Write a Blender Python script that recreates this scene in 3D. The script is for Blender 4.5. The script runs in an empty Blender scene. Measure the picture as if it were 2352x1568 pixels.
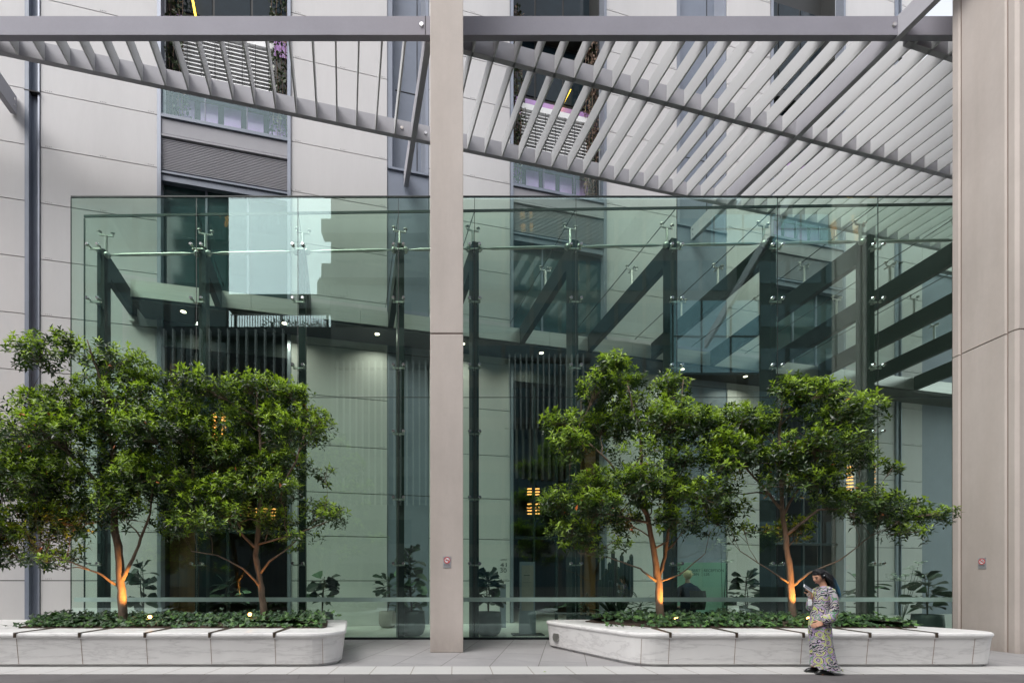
import bpy, bmesh, math, random
from mathutils import Vector, Matrix, noise
random.seed(7)
PI = math.pi
C = bpy.context.scene.collection
# ------------------------------------------------------------------ view geometry (photo measured at 2352 x 1568)
PX, HZ, F, CH = 1045.0, 1335.0, 1100.0, 1.44
def W(x, y, d): return Vector(((x-PX)/F*d, d, CH-(y-HZ)/F*d))
# the office facade: a vertical plane turned 13 degrees to the glass front
P0 = Vector((-2.497, 15.7, 0)); U = Vector((.9743, .2255, 0)); N = Vector((.2255, -.9743, 0)); Z = Vector((0, 0, 1))
def FP(s, n, z): return P0 + U*s + N*n + Z*z
def SX(x):
    k = (x-PX)/F
    return (k*P0.y-P0.x)/(U.x-U.y*k)
# ------------------------------------------------------------------ materials
def node_mat(name):
    m = bpy.data.materials.new(name); m.use_nodes = True
    nt = m.node_tree; b = nt.nodes['Principled BSDF']
    return m, nt, b
def setin(b, **kw):
    for k, v in kw.items(): b.inputs[k.replace('_', ' ')].default_value = v
def link(nt, a, b): nt.links.new(a, b)
def coords(nt, scale=(1, 1, 1), rot=(0, 0, 0)):
    tc = nt.nodes.new('ShaderNodeTexCoord'); mp = nt.nodes.new('ShaderNodeMapping')
    mp.inputs['Scale'].default_value = scale; mp.inputs['Rotation'].default_value = rot
    link(nt, tc.outputs['Object'], mp.inputs['Vector']); return mp.outputs['Vector']
def noise_tex(nt, vec, scale, detail=4, rough=.6, dist=0):
    n = nt.nodes.new('ShaderNodeTexNoise')
    n.inputs['Scale'].default_value = scale; n.inputs['Detail'].default_value = detail
    n.inputs['Roughness'].default_value = rough; n.inputs['Distortion'].default_value = dist
    link(nt, vec, n.inputs['Vector']); return n.outputs['Fac']
def ramp(nt, fac, stops, const=False):
    r = nt.nodes.new('ShaderNodeValToRGB')
    if const: r.color_ramp.interpolation = 'CONSTANT'
    el = r.color_ramp.elements
    while len(el) < len(stops): el.new(.5)
    for e, (p, c) in zip(el, stops): e.position = p; e.color = (*c, 1)
    link(nt, fac, r.inputs['Fac']); return r.outputs['Color']
def mixc(nt, fac, a, b, mode='MIX'):
    m = nt.nodes.new('ShaderNodeMix'); m.data_type = 'RGBA'; m.blend_type = mode
    for v, i in ((fac, m.inputs['Factor']), (a, m.inputs['A']), (b, m.inputs['B'])):
        if hasattr(v, 'is_output'): link(nt, v, i)
        elif isinstance(v, (int, float)): i.default_value = v
        else: i.default_value = (*v, 1)
    return m.outputs['Result']
def bump(nt, b, h, strength=.2, dist=.01):
    bp = nt.nodes.new('ShaderNodeBump'); bp.inputs['Strength'].default_value = strength; bp.inputs['Distance'].default_value = dist
    link(nt, h, bp.inputs['Height']); link(nt, bp.outputs['Normal'], b.inputs['Normal'])
def mat(name, col, rough=.5, metal=0, spec=.5, var=.1, vscale=3, stretch=(1, 1, 1), bumps=0, bscale=60, fine=.0):
    m, nt, b = node_mat(name)
    setin(b, Roughness=rough, Metallic=metal, Specular_IOR_Level=spec)
    v = coords(nt, stretch)
    f = noise_tex(nt, v, vscale, 6, .65)
    lo = tuple(c*(1-var) for c in col); hi = tuple(min(1, c*(1+var)) for c in col)
    c = ramp(nt, f, [(.3, lo), (.7, hi)])
    if fine:
        f2 = noise_tex(nt, v, vscale*25, 3, .7)
        c = mixc(nt, 1.0, c, ramp(nt, f2, [(.3, (1-fine,)*3), (.7, (1, 1, 1))]), 'MULTIPLY')
    link(nt, c, b.inputs['Base Color'])
    if bumps:
        bump(nt, b, noise_tex(nt, v, bscale, 4, .7), bumps, .004)
    return m
def emit(name, col, strength):
    m, nt, b = node_mat(name); setin(b, Base_Color=(*col, 1), Emission_Color=(*col, 1), Emission_Strength=strength); return m
def glass(name, tint, base=.13, rough=0.0, gcol=(.80, .97, .98), wavy=0, graze=1.0):
    m = bpy.data.materials.new(name); m.use_nodes = True; nt = m.node_tree
    for n in list(nt.nodes): nt.nodes.remove(n)
    out = nt.nodes.new('ShaderNodeOutputMaterial'); mx = nt.nodes.new('ShaderNodeMixShader')
    t = nt.nodes.new('ShaderNodeBsdfTransparent'); t.inputs['Color'].default_value = (*tint, 1)
    g = nt.nodes.new('ShaderNodeBsdfGlossy'); g.inputs['Color'].default_value = (*gcol, 1); g.inputs['Roughness'].default_value = rough
    lw = nt.nodes.new('ShaderNodeLayerWeight'); lw.inputs['Blend'].default_value = .5
    p = nt.nodes.new('ShaderNodeMath'); p.operation = 'POWER'; p.inputs[1].default_value = 4
    a = nt.nodes.new('ShaderNodeMath'); a.operation = 'MULTIPLY_ADD'; a.inputs[1].default_value = (1-base)*graze; a.inputs[2].default_value = base
    link(nt, lw.outputs['Facing'], p.inputs[0]); link(nt, p.outputs[0], a.inputs[0])
    if wavy:
        v = coords(nt, (1, 1, .25)); bp = nt.nodes.new('ShaderNodeBump'); bp.inputs['Strength'].default_value = wavy; bp.inputs['Distance'].default_value = .01
        link(nt, noise_tex(nt, v, .8, 1, .4), bp.inputs['Height']); link(nt, bp.outputs['Normal'], g.inputs['Normal'])
    link(nt, a.outputs[0], mx.inputs['Fac']); link(nt, t.outputs[0], mx.inputs[1]); link(nt, g.outputs[0], mx.inputs[2])
    link(nt, mx.outputs[0], out.inputs['Surface']); return m
M = {}
M['panel'] = mat('panel_white', (.55, .537, .538), .6, 0, .3, var=.045, vscale=.9, stretch=(1.2, 1.2, .22), fine=.025, bumps=.04, bscale=200)
M['gap'] = mat('joint_black', (.012, .012, .013), .8)
M['bluegrey'] = mat('blue_grey_metal', (.185, .21, .265), .5, .05, var=.08, vscale=1.5)
M['bluelight'] = mat('pale_blue_metal', (.24, .26, .31), .35, .3, var=.05)
M['beamgrey'] = mat('beam_grey_paint', (.27, .262, .30), .7, 0, .2, var=.06, vscale=.8, fine=.04)
M['primary'] = mat('primary_beam_paint', (.36, .355, .385), .65, 0, .25, var=.05)
M['lilac'] = mat('lilac_grey_paint', (.34, .335, .36), .65, 0, .25, var=.05, vscale=.7, fine=.03)
M['fin'] = mat('fin_pale_grey', (.50, .503, .51), .6, 0, .3, var=.03, vscale=1.2)
M['conc'] = mat('beige_concrete', (.50, .445, .41), .75, var=.10, vscale=.55, stretch=(1, 1, .6), fine=.035, bumps=.08, bscale=90)
def foot_dirt(m):
    nt = m.node_tree; b = nt.nodes['Principled BSDF']; src = b.inputs['Base Color'].links[0].from_socket
    tc = nt.nodes.new('ShaderNodeTexCoord'); sp = nt.nodes.new('ShaderNodeSeparateXYZ'); link(nt, tc.outputs['Object'], sp.inputs[0])
    mr = nt.nodes.new('ShaderNodeMapRange'); mr.inputs['From Min'].default_value = .0; mr.inputs['From Max'].default_value = .55; mr.inputs['To Min'].default_value = .75; mr.inputs['To Max'].default_value = 0
    link(nt, sp.outputs['Z'], mr.inputs['Value'])
    n = noise_tex(nt, coords(nt, (1, 1, .5)), 5, 6, .7); mu = nt.nodes.new('ShaderNodeMath'); mu.operation = 'MULTIPLY'; link(nt, mr.outputs[0], mu.inputs[0]); link(nt, n, mu.inputs[1])
    c = mixc(nt, mu.outputs[0], src, (.22, .185, .16))
    big_n = noise_tex(nt, coords(nt, (1.5, 1.5, .12)), 1.6, 5, .6); c = mixc(nt, 1.0, c, ramp(nt, big_n, [(.35, (.93, .92, .91)), (.6, (1, 1, 1))]), 'MULTIPLY')
    link(nt, c, b.inputs['Base Color'])
foot_dirt(M['conc'])
M['groove'] = mat('concrete_groove', (.27, .20, .165), .9)
M['steel'] = mat('brushed_steel', (.50, .49, .47), .32, .85, var=.08, vscale=2, stretch=(.3, .3, 6))
M['chrome'] = mat('polished_steel', (.75, .74, .73), .15, 1, var=.03)
M['frame'] = mat('dark_green_steel', (.009, .017, .017), .5, 0, .3, var=.12)
M['black'] = mat('black_rubber', (.012, .014, .014), .55)
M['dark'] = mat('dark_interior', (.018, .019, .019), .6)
M['brown'] = mat('dark_brown_timber', (.035, .024, .016), .5, var=.25, vscale=2, stretch=(3, 3, .3))
M['wood'] = mat('orange_timber', (.10, .05, .016), .45, var=.25, vscale=2.5, stretch=(5, 5, .3))
M['tealglass'] = mat('dark_teal_glazing', (.02, .055, .055), .06, .0, .9, var=.1)
M['darkglass'] = mat('dark_glazing', (.012, .022, .03), .05, .0, .15, var=.2)
M['purple'] = mat('violet_glazing', (.50, .28, .62), .12, .0, .8, var=.25, vscale=.8)
M['blind'] = mat('white_blind', (.78, .78, .78), .5, var=.03)
M['soil'] = mat('soil', (.045, .03, .02), .95, var=.4, vscale=12, bumps=.8, bscale=40)
M['bark'] = mat('bark', (.14, .10, .07), .85, var=.4, vscale=9, stretch=(2, 2, .6), bumps=.9, bscale=35)
M['bronze'] = mat('bronze_strip', (.10, .075, .055), .4, .6, var=.15)
M['slat'] = mat('grey_slat', (.085, .085, .082), .7)
M['pot'] = mat('dark_planter_pot', (.035, .05, .058), .5, var=.12)
M['potlight'] = mat('clay_pot', (.27, .24, .22), .8, var=.12)
M['glass'] = glass('green_glass', (.89, .982, .918), .10, wavy=.045)
M['roofglass'] = glass('roof_glass', (.955, .995, .965), .035, graze=.15)
M['clear'] = glass('balustrade_glass', (.92, .95, .95), .05)
M['frost'] = mat('frosted_strip', (.33, .47, .42), .6)
M['signgrey'] = mat('sign_plate', (.38, .38, .40), .4, .3, var=.04)
M['red'] = mat('sign_red', (.60, .02, .02), .45, var=.03)
M['ink'] = mat('black_ink', (.008, .008, .009), .5)
M['greygreen'] = mat('wall_figure_ink', (.05, .06, .06), .6)
M['skin'] = mat('skin', (.56, .30, .20), .5, var=.08, vscale=14)
M['skinpale'] = mat('pale_skin', (.52, .36, .27), .5, var=.05)
M['blond'] = mat('blond_hair', (.85, .72, .42), .5, var=.15, vscale=25)
M['navy'] = mat('navy_cloth', (.012, .022, .055), .8, var=.15, vscale=8)
M['shoe'] = mat('black_leather', (.01, .01, .011), .3)
M['white'] = mat('white_plastic', (.7, .72, .74), .4, var=.03)
M['screen'] = mat('phone_glass', (.16, .18, .21), .15)
M['recep'] = mat('pale_green_glass_panel', (.29, .46, .39), .3, var=.06, vscale=.7)
M['lobbyfloor'] = None
M['amber'] = emit('amber_glow', (1, .45, .12), .75)
M['warmwhite'] = emit('warm_light', (1, .85, .65), 2)
M['yellow'] = emit('yellow_neon', (1, .62, .05), 1.3)
M['lens'] = emit('spot_lens', (1, .46, .11), 6)
def leafmat(name, col, rough, var, vscale, tr=.3):
    m = mat(name, col, rough, 0, .5, var, vscale); nt = m.node_tree; b = nt.nodes['Principled BSDF']; out = nt.nodes['Material Output']
    t = nt.nodes.new('ShaderNodeBsdfTranslucent'); t.inputs['Color'].default_value = (min(1, col[0]*1.9), min(1, col[1]*1.9), col[2]*1.2, 1)
    mx = nt.nodes.new('ShaderNodeMixShader'); mx.inputs[0].default_value = tr
    link(nt, b.outputs[0], mx.inputs[1]); link(nt, t.outputs[0], mx.inputs[2]); link(nt, mx.outputs[0], out.inputs['Surface']); return m
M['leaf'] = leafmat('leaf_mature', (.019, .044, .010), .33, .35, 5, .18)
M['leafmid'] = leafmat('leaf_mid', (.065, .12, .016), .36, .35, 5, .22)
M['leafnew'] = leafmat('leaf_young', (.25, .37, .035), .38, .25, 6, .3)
M['leafred'] = mat('leaf_orange', (.45, .12, .02), .5)
M['ivy'] = mat('ivy_dark', (.025, .065, .018), .45, 0, .4, var=.35, vscale=7)
M['ivynew'] = mat('ivy_light', (.075, .16, .035), .45, 0, .4, var=.3, vscale=7)
M['vine'] = mat('vine_leaf', (.05, .075, .025), .5, var=.5, vscale=4)
M['vinedry'] = mat('vine_dry', (.20, .13, .09), .7, var=.4, vscale=6)
M['figleaf'] = mat('fig_leaf', (.016, .034, .018), .4, var=.3, vscale=4)
M['figpale'] = mat('fig_leaf_pale', (.10, .18, .10), .5, var=.3, vscale=4)
M['cactus'] = mat('cactus_skin', (.012, .022, .016), .6, var=.2)
M['petal'] = mat('white_petal', (.7, .72, .68), .6)
M['opal'] = mat('opposite_wall', (.15, .145, .14), .7, var=.1, vscale=.3)
M['opdark'] = mat('opposite_dark', (.02, .026, .03), .6)
M['opblue'] = mat('opposite_window', (.06, .10, .12), .2, var=.35, vscale=.12)
M['opwhite'] = mat('opposite_white_fin', (.40, .395, .385), .6)
def marble():
    m, nt, b = node_mat('white_marble'); setin(b, Roughness=.45)
    v = coords(nt, (1, 1, 1), (0, math.radians(35), math.radians(10)))
    base = ramp(nt, noise_tex(nt, v, .9, 5), [(.3, (.62, .61, .605)), (.7, (.72, .71, .70))])
    v2 = coords(nt, (.5, 1, 3.2), (0, math.radians(42), math.radians(10)))
    f = noise_tex(nt, v2, 1.3, 9, .62, .35)
    mid = nt.nodes.new('ShaderNodeMath'); mid.operation = 'SUBTRACT'; mid.inputs[1].default_value = .5; link(nt, f, mid.inputs[0])
    ab = nt.nodes.new('ShaderNodeMath'); ab.operation = 'ABSOLUTE'; link(nt, mid.outputs[0], ab.inputs[0])
    vein = ramp(nt, ab.outputs[0], [(0, (.80, .795, .80)), (.02, (.93, .93, .93)), (.06, (1, 1, 1))])
    link(nt, mixc(nt, 1.0, base, vein, 'MULTIPLY'), b.inputs['Base Color']); return m
M['marble'] = marble()
def paving(name, a, bcol, mort, w, h, ang, msize, offset=.5, rough=.6, loc=(0, 0, 0), stain=.12):
    m, nt, b = node_mat(name); setin(b, Roughness=rough)
    tc = nt.nodes.new('ShaderNodeTexCoord'); mp = nt.nodes.new('ShaderNodeMapping')
    mp.inputs['Rotation'].default_value = (0, 0, ang); mp.inputs['Location'].default_value = loc
    link(nt, tc.outputs['Object'], mp.inputs['Vector'])
    br = nt.nodes.new('ShaderNodeTexBrick'); br.offset = offset; br.squash = 1
    br.inputs['Color1'].default_value = (*a, 1); br.inputs['Color2'].default_value = (*bcol, 1); br.inputs['Mortar'].default_value = (*mort, 1)
    br.inputs['Scale'].default_value = 1; br.inputs['Mortar Size'].default_value = msize; br.inputs['Mortar Smooth'].default_value = .1
    br.inputs['Brick Width'].default_value = w; br.inputs['Row Height'].default_value = h
    link(nt, mp.outputs['Vector'], br.inputs['Vector'])
    f = noise_tex(nt, mp.outputs['Vector'], 1.4, 7, .7, .5); f2 = noise_tex(nt, mp.outputs['Vector'], 45, 3, .7)
    c = mixc(nt, 1.0, br.outputs['Color'], ramp(nt, f, [(.3, (1-stain,)*3), (.7, (1, 1, 1))]), 'MULTIPLY')
    c = mixc(nt, 1.0, c, ramp(nt, f2, [(.3, (.9,)*3), (.7, (1, 1, 1))]), 'MULTIPLY')
    link(nt, c, b.inputs['Base Color']); bump(nt, b, f2, .1, .002); return m
M['paving'] = paving('grey_stone_paving', (.31, .30, .305), (.35, .337, .343), (.13, .115, .11), 1.62, .81, math.radians(-76.8), .007, .5, loc=(.1, .33, 0), stain=.2)
M['kerb'] = paving('white_stone_band', (.50, .49, .48), (.47, .465, .455), (.25, .225, .20), .64, 3.0, 0, .008, 0, loc=(.05, 0, 0), stain=.06)
M['road'] = paving('dark_road_pavers', (.115, .105, .108), (.135, .124, .126), (.06, .055, .055), 1.35, .62, math.radians(-13), .005, .5, stain=.3, rough=.7)
M['lobbyfloor'] = paving('pale_stone_floor', (.60, .59, .56), (.63, .62, .59), (.36, .35, .33), .81, 1.62, math.radians(13.2), .004, .5, stain=.08, rough=.3)
def dress_mat():
    m, nt, b = node_mat('patterned_fabric'); setin(b, Roughness=.75)
    v = coords(nt, (1, .8, 1.0), (0, math.radians(30), 0))
    vo = nt.nodes.new('ShaderNodeTexVoronoi'); vo.inputs['Scale'].default_value = 8.5; vo.feature = 'F1'
    d = nt.nodes.new('ShaderNodeVectorMath'); d.operation = 'ADD'
    nz = nt.nodes.new('ShaderNodeTexNoise'); nz.inputs['Scale'].default_value = 22; nz.inputs['Detail'].default_value = 1
    sc = nt.nodes.new('ShaderNodeVectorMath'); sc.operation = 'SCALE'; sc.inputs['Scale'].default_value = .05
    link(nt, v, nz.inputs['Vector']); link(nt, nz.outputs['Color'], sc.inputs[0]); link(nt, v, d.inputs[0]); link(nt, sc.outputs[0], d.inputs[1])
    link(nt, d.outputs[0], vo.inputs['Vector'])
    c1 = ramp(nt, vo.outputs['Distance'], [(0, (.36, .27, .42)), (.17, (.01, .01, .012)), (.22, (.36, .30, .38)), (.33, (.33, .43, .07)), (.42, (.55, .51, .36)), (.48, (.01, .01, .012)), (.53, (.36, .27, .42)), (.66, (.10, .24, .13)), (.76, (.38, .33, .36))], True)
    wv = nt.nodes.new('ShaderNodeTexWave'); wv.inputs['Scale'].default_value = 5.5; wv.inputs['Distortion'].default_value = 6; wv.inputs['Detail Scale'].default_value = 2.5
    wv.bands_direction = 'DIAGONAL'; link(nt, v, wv.inputs['Vector'])
    c2 = ramp(nt, wv.outputs['Fac'], [(0, (.01, .01, .012)), (.14, (.46, .36, .54)), (.38, (.32, .42, .07)), (.5, (.55, .51, .38)), (.62, (.34, .25, .40)), (.84, (.09, .22, .14)), (.93, (.01, .01, .012))], True)
    sel = ramp(nt, noise_tex(nt, v, 6, 1), [(0, (0, 0, 0)), (.52, (1, 1, 1))], True)
    link(nt, mixc(nt, sel, c1, c2), b.inputs['Base Color']); return m
M['dress'] = dress_mat()
def hair_mat():
    m, nt, b = node_mat('black_hair_blue_ends'); setin(b, Roughness=.55, Specular_IOR_Level=.3)
    tc = nt.nodes.new('ShaderNodeTexCoord'); sp = nt.nodes.new('ShaderNodeSeparateXYZ'); link(nt, tc.outputs['Object'], sp.inputs[0])
    mr = nt.nodes.new('ShaderNodeMapRange'); mr.inputs['From Min'].default_value = .10; mr.inputs['From Max'].default_value = .21
    link(nt, sp.outputs['X'], mr.inputs['Value'])
    link(nt, ramp(nt, mr.outputs[0], [(0, (.008, .008, .010)), (.45, (.016, .05, .08)), (1, (.07, .22, .36))]), b.inputs['Base Color']); return m
M['hair'] = hair_mat()
# ------------------------------------------------------------------ mesh builder (collects world-space geometry)
WLOC = {}
class MB:
    def __init__(self): self.v = []; self.f = []; self.m = []; self.mi = 0
    def add(self, vs, fs):
        o = len(self.v); self.v += [Vector(p) for p in vs]
        for f in fs: self.f.append([i+o for i in f]); self.m.append(self.mi)
        return self
    def obox(self, c, ax, ay, az):
        c = Vector(c); vs = [c+ax*i+ay*j+az*k for k in (-1, 1) for j in (-1, 1) for i in (-1, 1)]
        fs = [(0, 2, 3, 1), (4, 5, 7, 6), (0, 1, 5, 4), (1, 3, 7, 5), (3, 2, 6, 7), (2, 0, 4, 6)]
        if ax.cross(ay).dot(az) < 0: fs = [tuple(reversed(f)) for f in fs]
        return self.add(vs, fs)
    def box(self, x0, x1, y0, y1, z0, z1):
        return self.obox(((x0+x1)/2, (y0+y1)/2, (z0+z1)/2), Vector(((x1-x0)/2, 0, 0)), Vector((0, (y1-y0)/2, 0)), Vector((0, 0, (z1-z0)/2)))
    def fb(self, s0, s1, n0, n1, z0, z1):
        return self.obox(FP((s0+s1)/2, (n0+n1)/2, (z0+z1)/2), U*((s1-s0)/2), N*((n1-n0)/2), Z*((z1-z0)/2))
    def bar(self, p, q, w, h, up=Z):
        p = Vector(p); q = Vector(q); d = q-p; t = d.normalized(); s = t.cross(up).normalized(); u = s.cross(t)
        return self.obox((p+q)/2, d/2, s*(w/2), u*(h/2))
    def tube(self, pts, rad, n=8, cap=True):
        pts = [Vector(p) for p in pts]
        if not isinstance(rad, (list, tuple)): rad = [rad]*len(pts)
        vs = []; fs = []; prev = None
        for i, p in enumerate(pts):
            t = (pts[min(i+1, len(pts)-1)]-pts[max(i-1, 0)]).normalized()
            a = prev if prev else (Vector((1, 0, 0)) if abs(t.x) < .8 else Vector((0, 1, 0)))
            a = (a-t*a.dot(t)).normalized(); prev = a; b = t.cross(a)
            vs += [p+(a*math.cos(2*PI*k/n)+b*math.sin(2*PI*k/n))*rad[i] for k in range(n)]
        for i in range(len(pts)-1):
            for k in range(n):
                fs.append((i*n+k, i*n+(k+1) % n, (i+1)*n+(k+1) % n, (i+1)*n+k))
        if cap:
            fs.append(tuple(range(n-1, -1, -1))); fs.append(tuple((len(pts)-1)*n+k for k in range(n)))
        return self.add(vs, fs)
    def rings(self, rs, cap=True):
        n = len(rs[0]); vs = [p for r in rs for p in r]; fs = []
        for i in range(len(rs)-1):
            for k in range(n): fs.append((i*n+k, i*n+(k+1) % n, (i+1)*n+(k+1) % n, (i+1)*n+k))
        if cap:
            fs.append(tuple(range(n-1, -1, -1))); fs.append(tuple((len(rs)-1)*n+k for k in range(n)))
        return self.add(vs, fs)
    def lathe(self, c, prof, n=24):
        c = Vector(c)
        return self.rings([[c+Vector((r*math.cos(2*PI*k/n), r*math.sin(2*PI*k/n), z)) for k in range(n)] for r, z in prof])
    def ball(self, c, r, sx=1, sy=1, sz=1, n=10, m=6):
        c = Vector(c); rs = []
        for i in range(m+1):
            t = PI*(i+.02)/(m+.04); z = -math.cos(t)*r*sz; q = math.sin(t)*r
            rs.append([c+Vector((q*sx*math.cos(2*PI*k/n), q*sy*math.sin(2*PI*k/n), z)) for k in range(n)])
        return self.rings(rs)
    def prism(self, poly, vec):
        poly = [Vector(p) for p in poly]; vec = Vector(vec); n = len(poly)
        vs = poly+[p+vec for p in poly]
        nr = sum(((poly[i]-poly[0]).cross(poly[(i+1) % n]-poly[0]) for i in range(n)), Vector())
        fs = [tuple(range(n-1, -1, -1)), tuple(range(n, 2*n))]+[(i, (i+1) % n, n+(i+1) % n, n+i) for i in range(n)]
        if nr.dot(vec) < 0: fs = [tuple(reversed(f)) for f in fs]
        return self.add(vs, fs)
    def build(self, name, mats, parent=None, smooth=False, bevel=0, loc=None):
        me = bpy.data.meshes.new(name)
        o = bpy.data.objects.new(name, me); C.objects.link(o)
        if parent: base = WLOC[parent]
        else: base = Vector(loc) if loc is not None else Vector((0, 0, 0))
        WLOC[o] = base
        if parent: o.parent = parent
        else: o.location = base
        me.from_pydata([p-base for p in self.v], [], self.f)
        for mt in (mats if isinstance(mats, (list, tuple)) else [mats]): me.materials.append(M[mt] if isinstance(mt, str) else mt)
        me.polygons.foreach_set('material_index', self.m)
        if smooth: me.polygons.foreach_set('use_smooth', [True]*len(me.polygons))
        me.update()
        if bevel:
            bv = o.modifiers.new('bevel', 'BEVEL'); bv.width = bevel; bv.segments = 2; bv.limit_method = 'ANGLE'
        return o
def tag(o, label, cat, group=None):
    o['label'] = label; o['category'] = cat
    if group: o['group'] = group
    return o
def thing(name, loc, label, cat, group=None):
    o = bpy.data.objects.new(name, None); C.objects.link(o); o.location = loc; o.empty_display_size = .2
    WLOC[o] = Vector(loc); return tag(o, label, cat, group)
def struct(o, kind='structure'): o['kind'] = kind; return o
def text(name, body, org, height, width, xdir, up, mt, parent, align='LEFT', th=.002):
    cu = bpy.data.curves.new(name, 'FONT'); cu.body = body; cu.extrude = .01; cu.align_x = align
    t = bpy.data.objects.new(name+'_curve', cu); C.objects.link(t)
    dg = bpy.context.evaluated_depsgraph_get(); me = bpy.data.meshes.new_from_object(t.evaluated_get(dg))
    bpy.data.objects.remove(t)
    xs = [v.co.x for v in me.vertices]; ys = [v.co.y for v in me.vertices]
    x0, x1, y0, y1 = min(xs), max(xs), min(ys), max(ys)
    sy = height/(y1-y0); sx = width/(x1-x0) if width else sy
    nrm = Vector(xdir).cross(Vector(up)); base = WLOC[parent]
    for v in me.vertices:
        p = Vector(org)+Vector(xdir)*((v.co.x-x0)*sx)+Vector(up)*((v.co.y-y0)*sy)+nrm*(v.co.z*th/.01)
        v.co = p-base
    me.materials.clear(); me.materials.append(M[mt]); me.name = name
    o = bpy.data.objects.new(name, me); C.objects.link(o); o.parent = parent; WLOC[o] = base; return o
# ------------------------------------------------------------------ ground
struct(MB().box(-300, 300, -300, 400, -.6, -.02).build('ground', 'paving'))
struct(MB().box(-60, 60, -15, 7.44, -.018, 0).build('road', 'road'))
struct(MB().box(-60, 60, 7.441, 8.12, -.018, .006).build('kerb_strip', 'kerb'))
struct(MB().box(-60, 60, 8.121, 11.9, -.018, .002).build('paving', 'paving'))
struct(MB().box(-60, 60, 11.901, 60, -.018, .002).build('lobby_floor', 'lobbyfloor'))
# ------------------------------------------------------------------ office building (facade behind the glass)
office = thing('office_building', P0, 'office block clad in white panels with planted window bays, behind the glass hall', 'building')
ZJ = [0, 1.47, 2.9, 4.3, 5.8, 7.38, 8.97, 10.56, 12.15, 13.73, 15.3, 17.95, 19.35, 20.9, 22.4, 24.6, 26.4, 29, 32]
def panels(s0, s1, zt=32, z0=0):
    mb = MB(); zs = [z for z in ZJ if z0 <= z < zt]+[zt]
    for a, b in zip(zs, zs[1:]):
        mb.fb(s0, s1, -.05, 0, a+.012, b-.012)
        for fx in (.06, .52, .94):
            if fx*(s1-s0) < 30:
                for q in range(4):
                    mb.mi = 1; ss = s0+fx*(s1-s0)+q*.045-.06
                    mb.fb(ss, ss+.016, -.02, .003, a+.045, a+.06); mb.mi = 0
    mb.mi = 1; mb.fb(s0+.001, s1-.001, -.25, -.052, z0, zt)
    return mb.build('wall_panel', ['panel', 'gap'], office)
S = {k: SX(k) for k in (60, 92, 362, 668, 890, 985, 1172, 1392, 1555, 1670, 1770, 1940, 2055, 2070, 2118)}
E = .015
panels(-34, S[60]-E)
panels(S[92]+E, S[362]-E); panels(S[668]+E, S[890]-E); panels(S[985]+E, S[1172]-E); panels(S[1392]+E, S[1555]-E)
panels(S[1670]+E, S[1770]-E); panels(S[1940]+E, S[2055]-E); panels(S[2070]+E, S[2118]); panels(S[2118]+2.2, 34, 24)
def channel(s0, s1, zt=32):
    mb = MB(); mb.fb(s0, s1, -.25, -.08, 0, zt)
    w = s1-s0
    mb.fb(s0, s0+.3*w, -.0795, .07, 0, zt); mb.mi = 1; mb.fb(s1-.06*w-.02, s1, -.0795, .03, 0, zt)
    mb.mi = 2
    for z in (3.0, 15.2, 24.0): mb.fb(s0-.01, s1+.01, -.2, .074, z, z+.03)
    return mb.build('cladding_post', ['bluegrey', 'bluelight', 'gap'], office)
channel(S[60], S[92]); channel(S[2055], S[2070])
def vine(s0, s1, n0, z0, z1, label, dry, dens=1.0):
    c = FP((s0+s1)/2, n0, z0); mb = MB(); ml = MB()
    for k in range(4):
        s = s0+(s1-s0)*(k+.5)/4
        ml.tube([FP(s+random.uniform(-.05, .05), n0-.06, z0+(z1-z0)*j/8) for j in range(9)], .012, 4)
    for i in range(int(520*dens*(z1-z0)/4)):
        z = random.uniform(z0, z1); g = noise.noise(Vector((s0, z*1.3, 3)))
        s = random.uniform(s0, s1+g*.2); p = FP(s, n0+random.uniform(-.14, .14), z)
        mb.mi = 1 if random.random() < dry else 0
        a = Vector((random.gauss(0, 1), random.gauss(0, 1), random.gauss(0, .7)-.5)).normalized()
        b = a.cross(Vector((random.gauss(0, 1), random.gauss(0, 1), random.gauss(0, 1)))).normalized()
        L = random.uniform(.07, .13)
        mb.add([p, p+a*L*.5+b*L*.35, p+a*L, p+a*L*.5-b*L*.35], [(0, 1, 2, 3)])
    t = thing('climbing_plant', c, label, 'plant', 'climbing plants in the window bays')
    mb.build('foliage', ['vine', 'vinedry'], t); ml.build('stem', 'vinedry', t)
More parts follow.
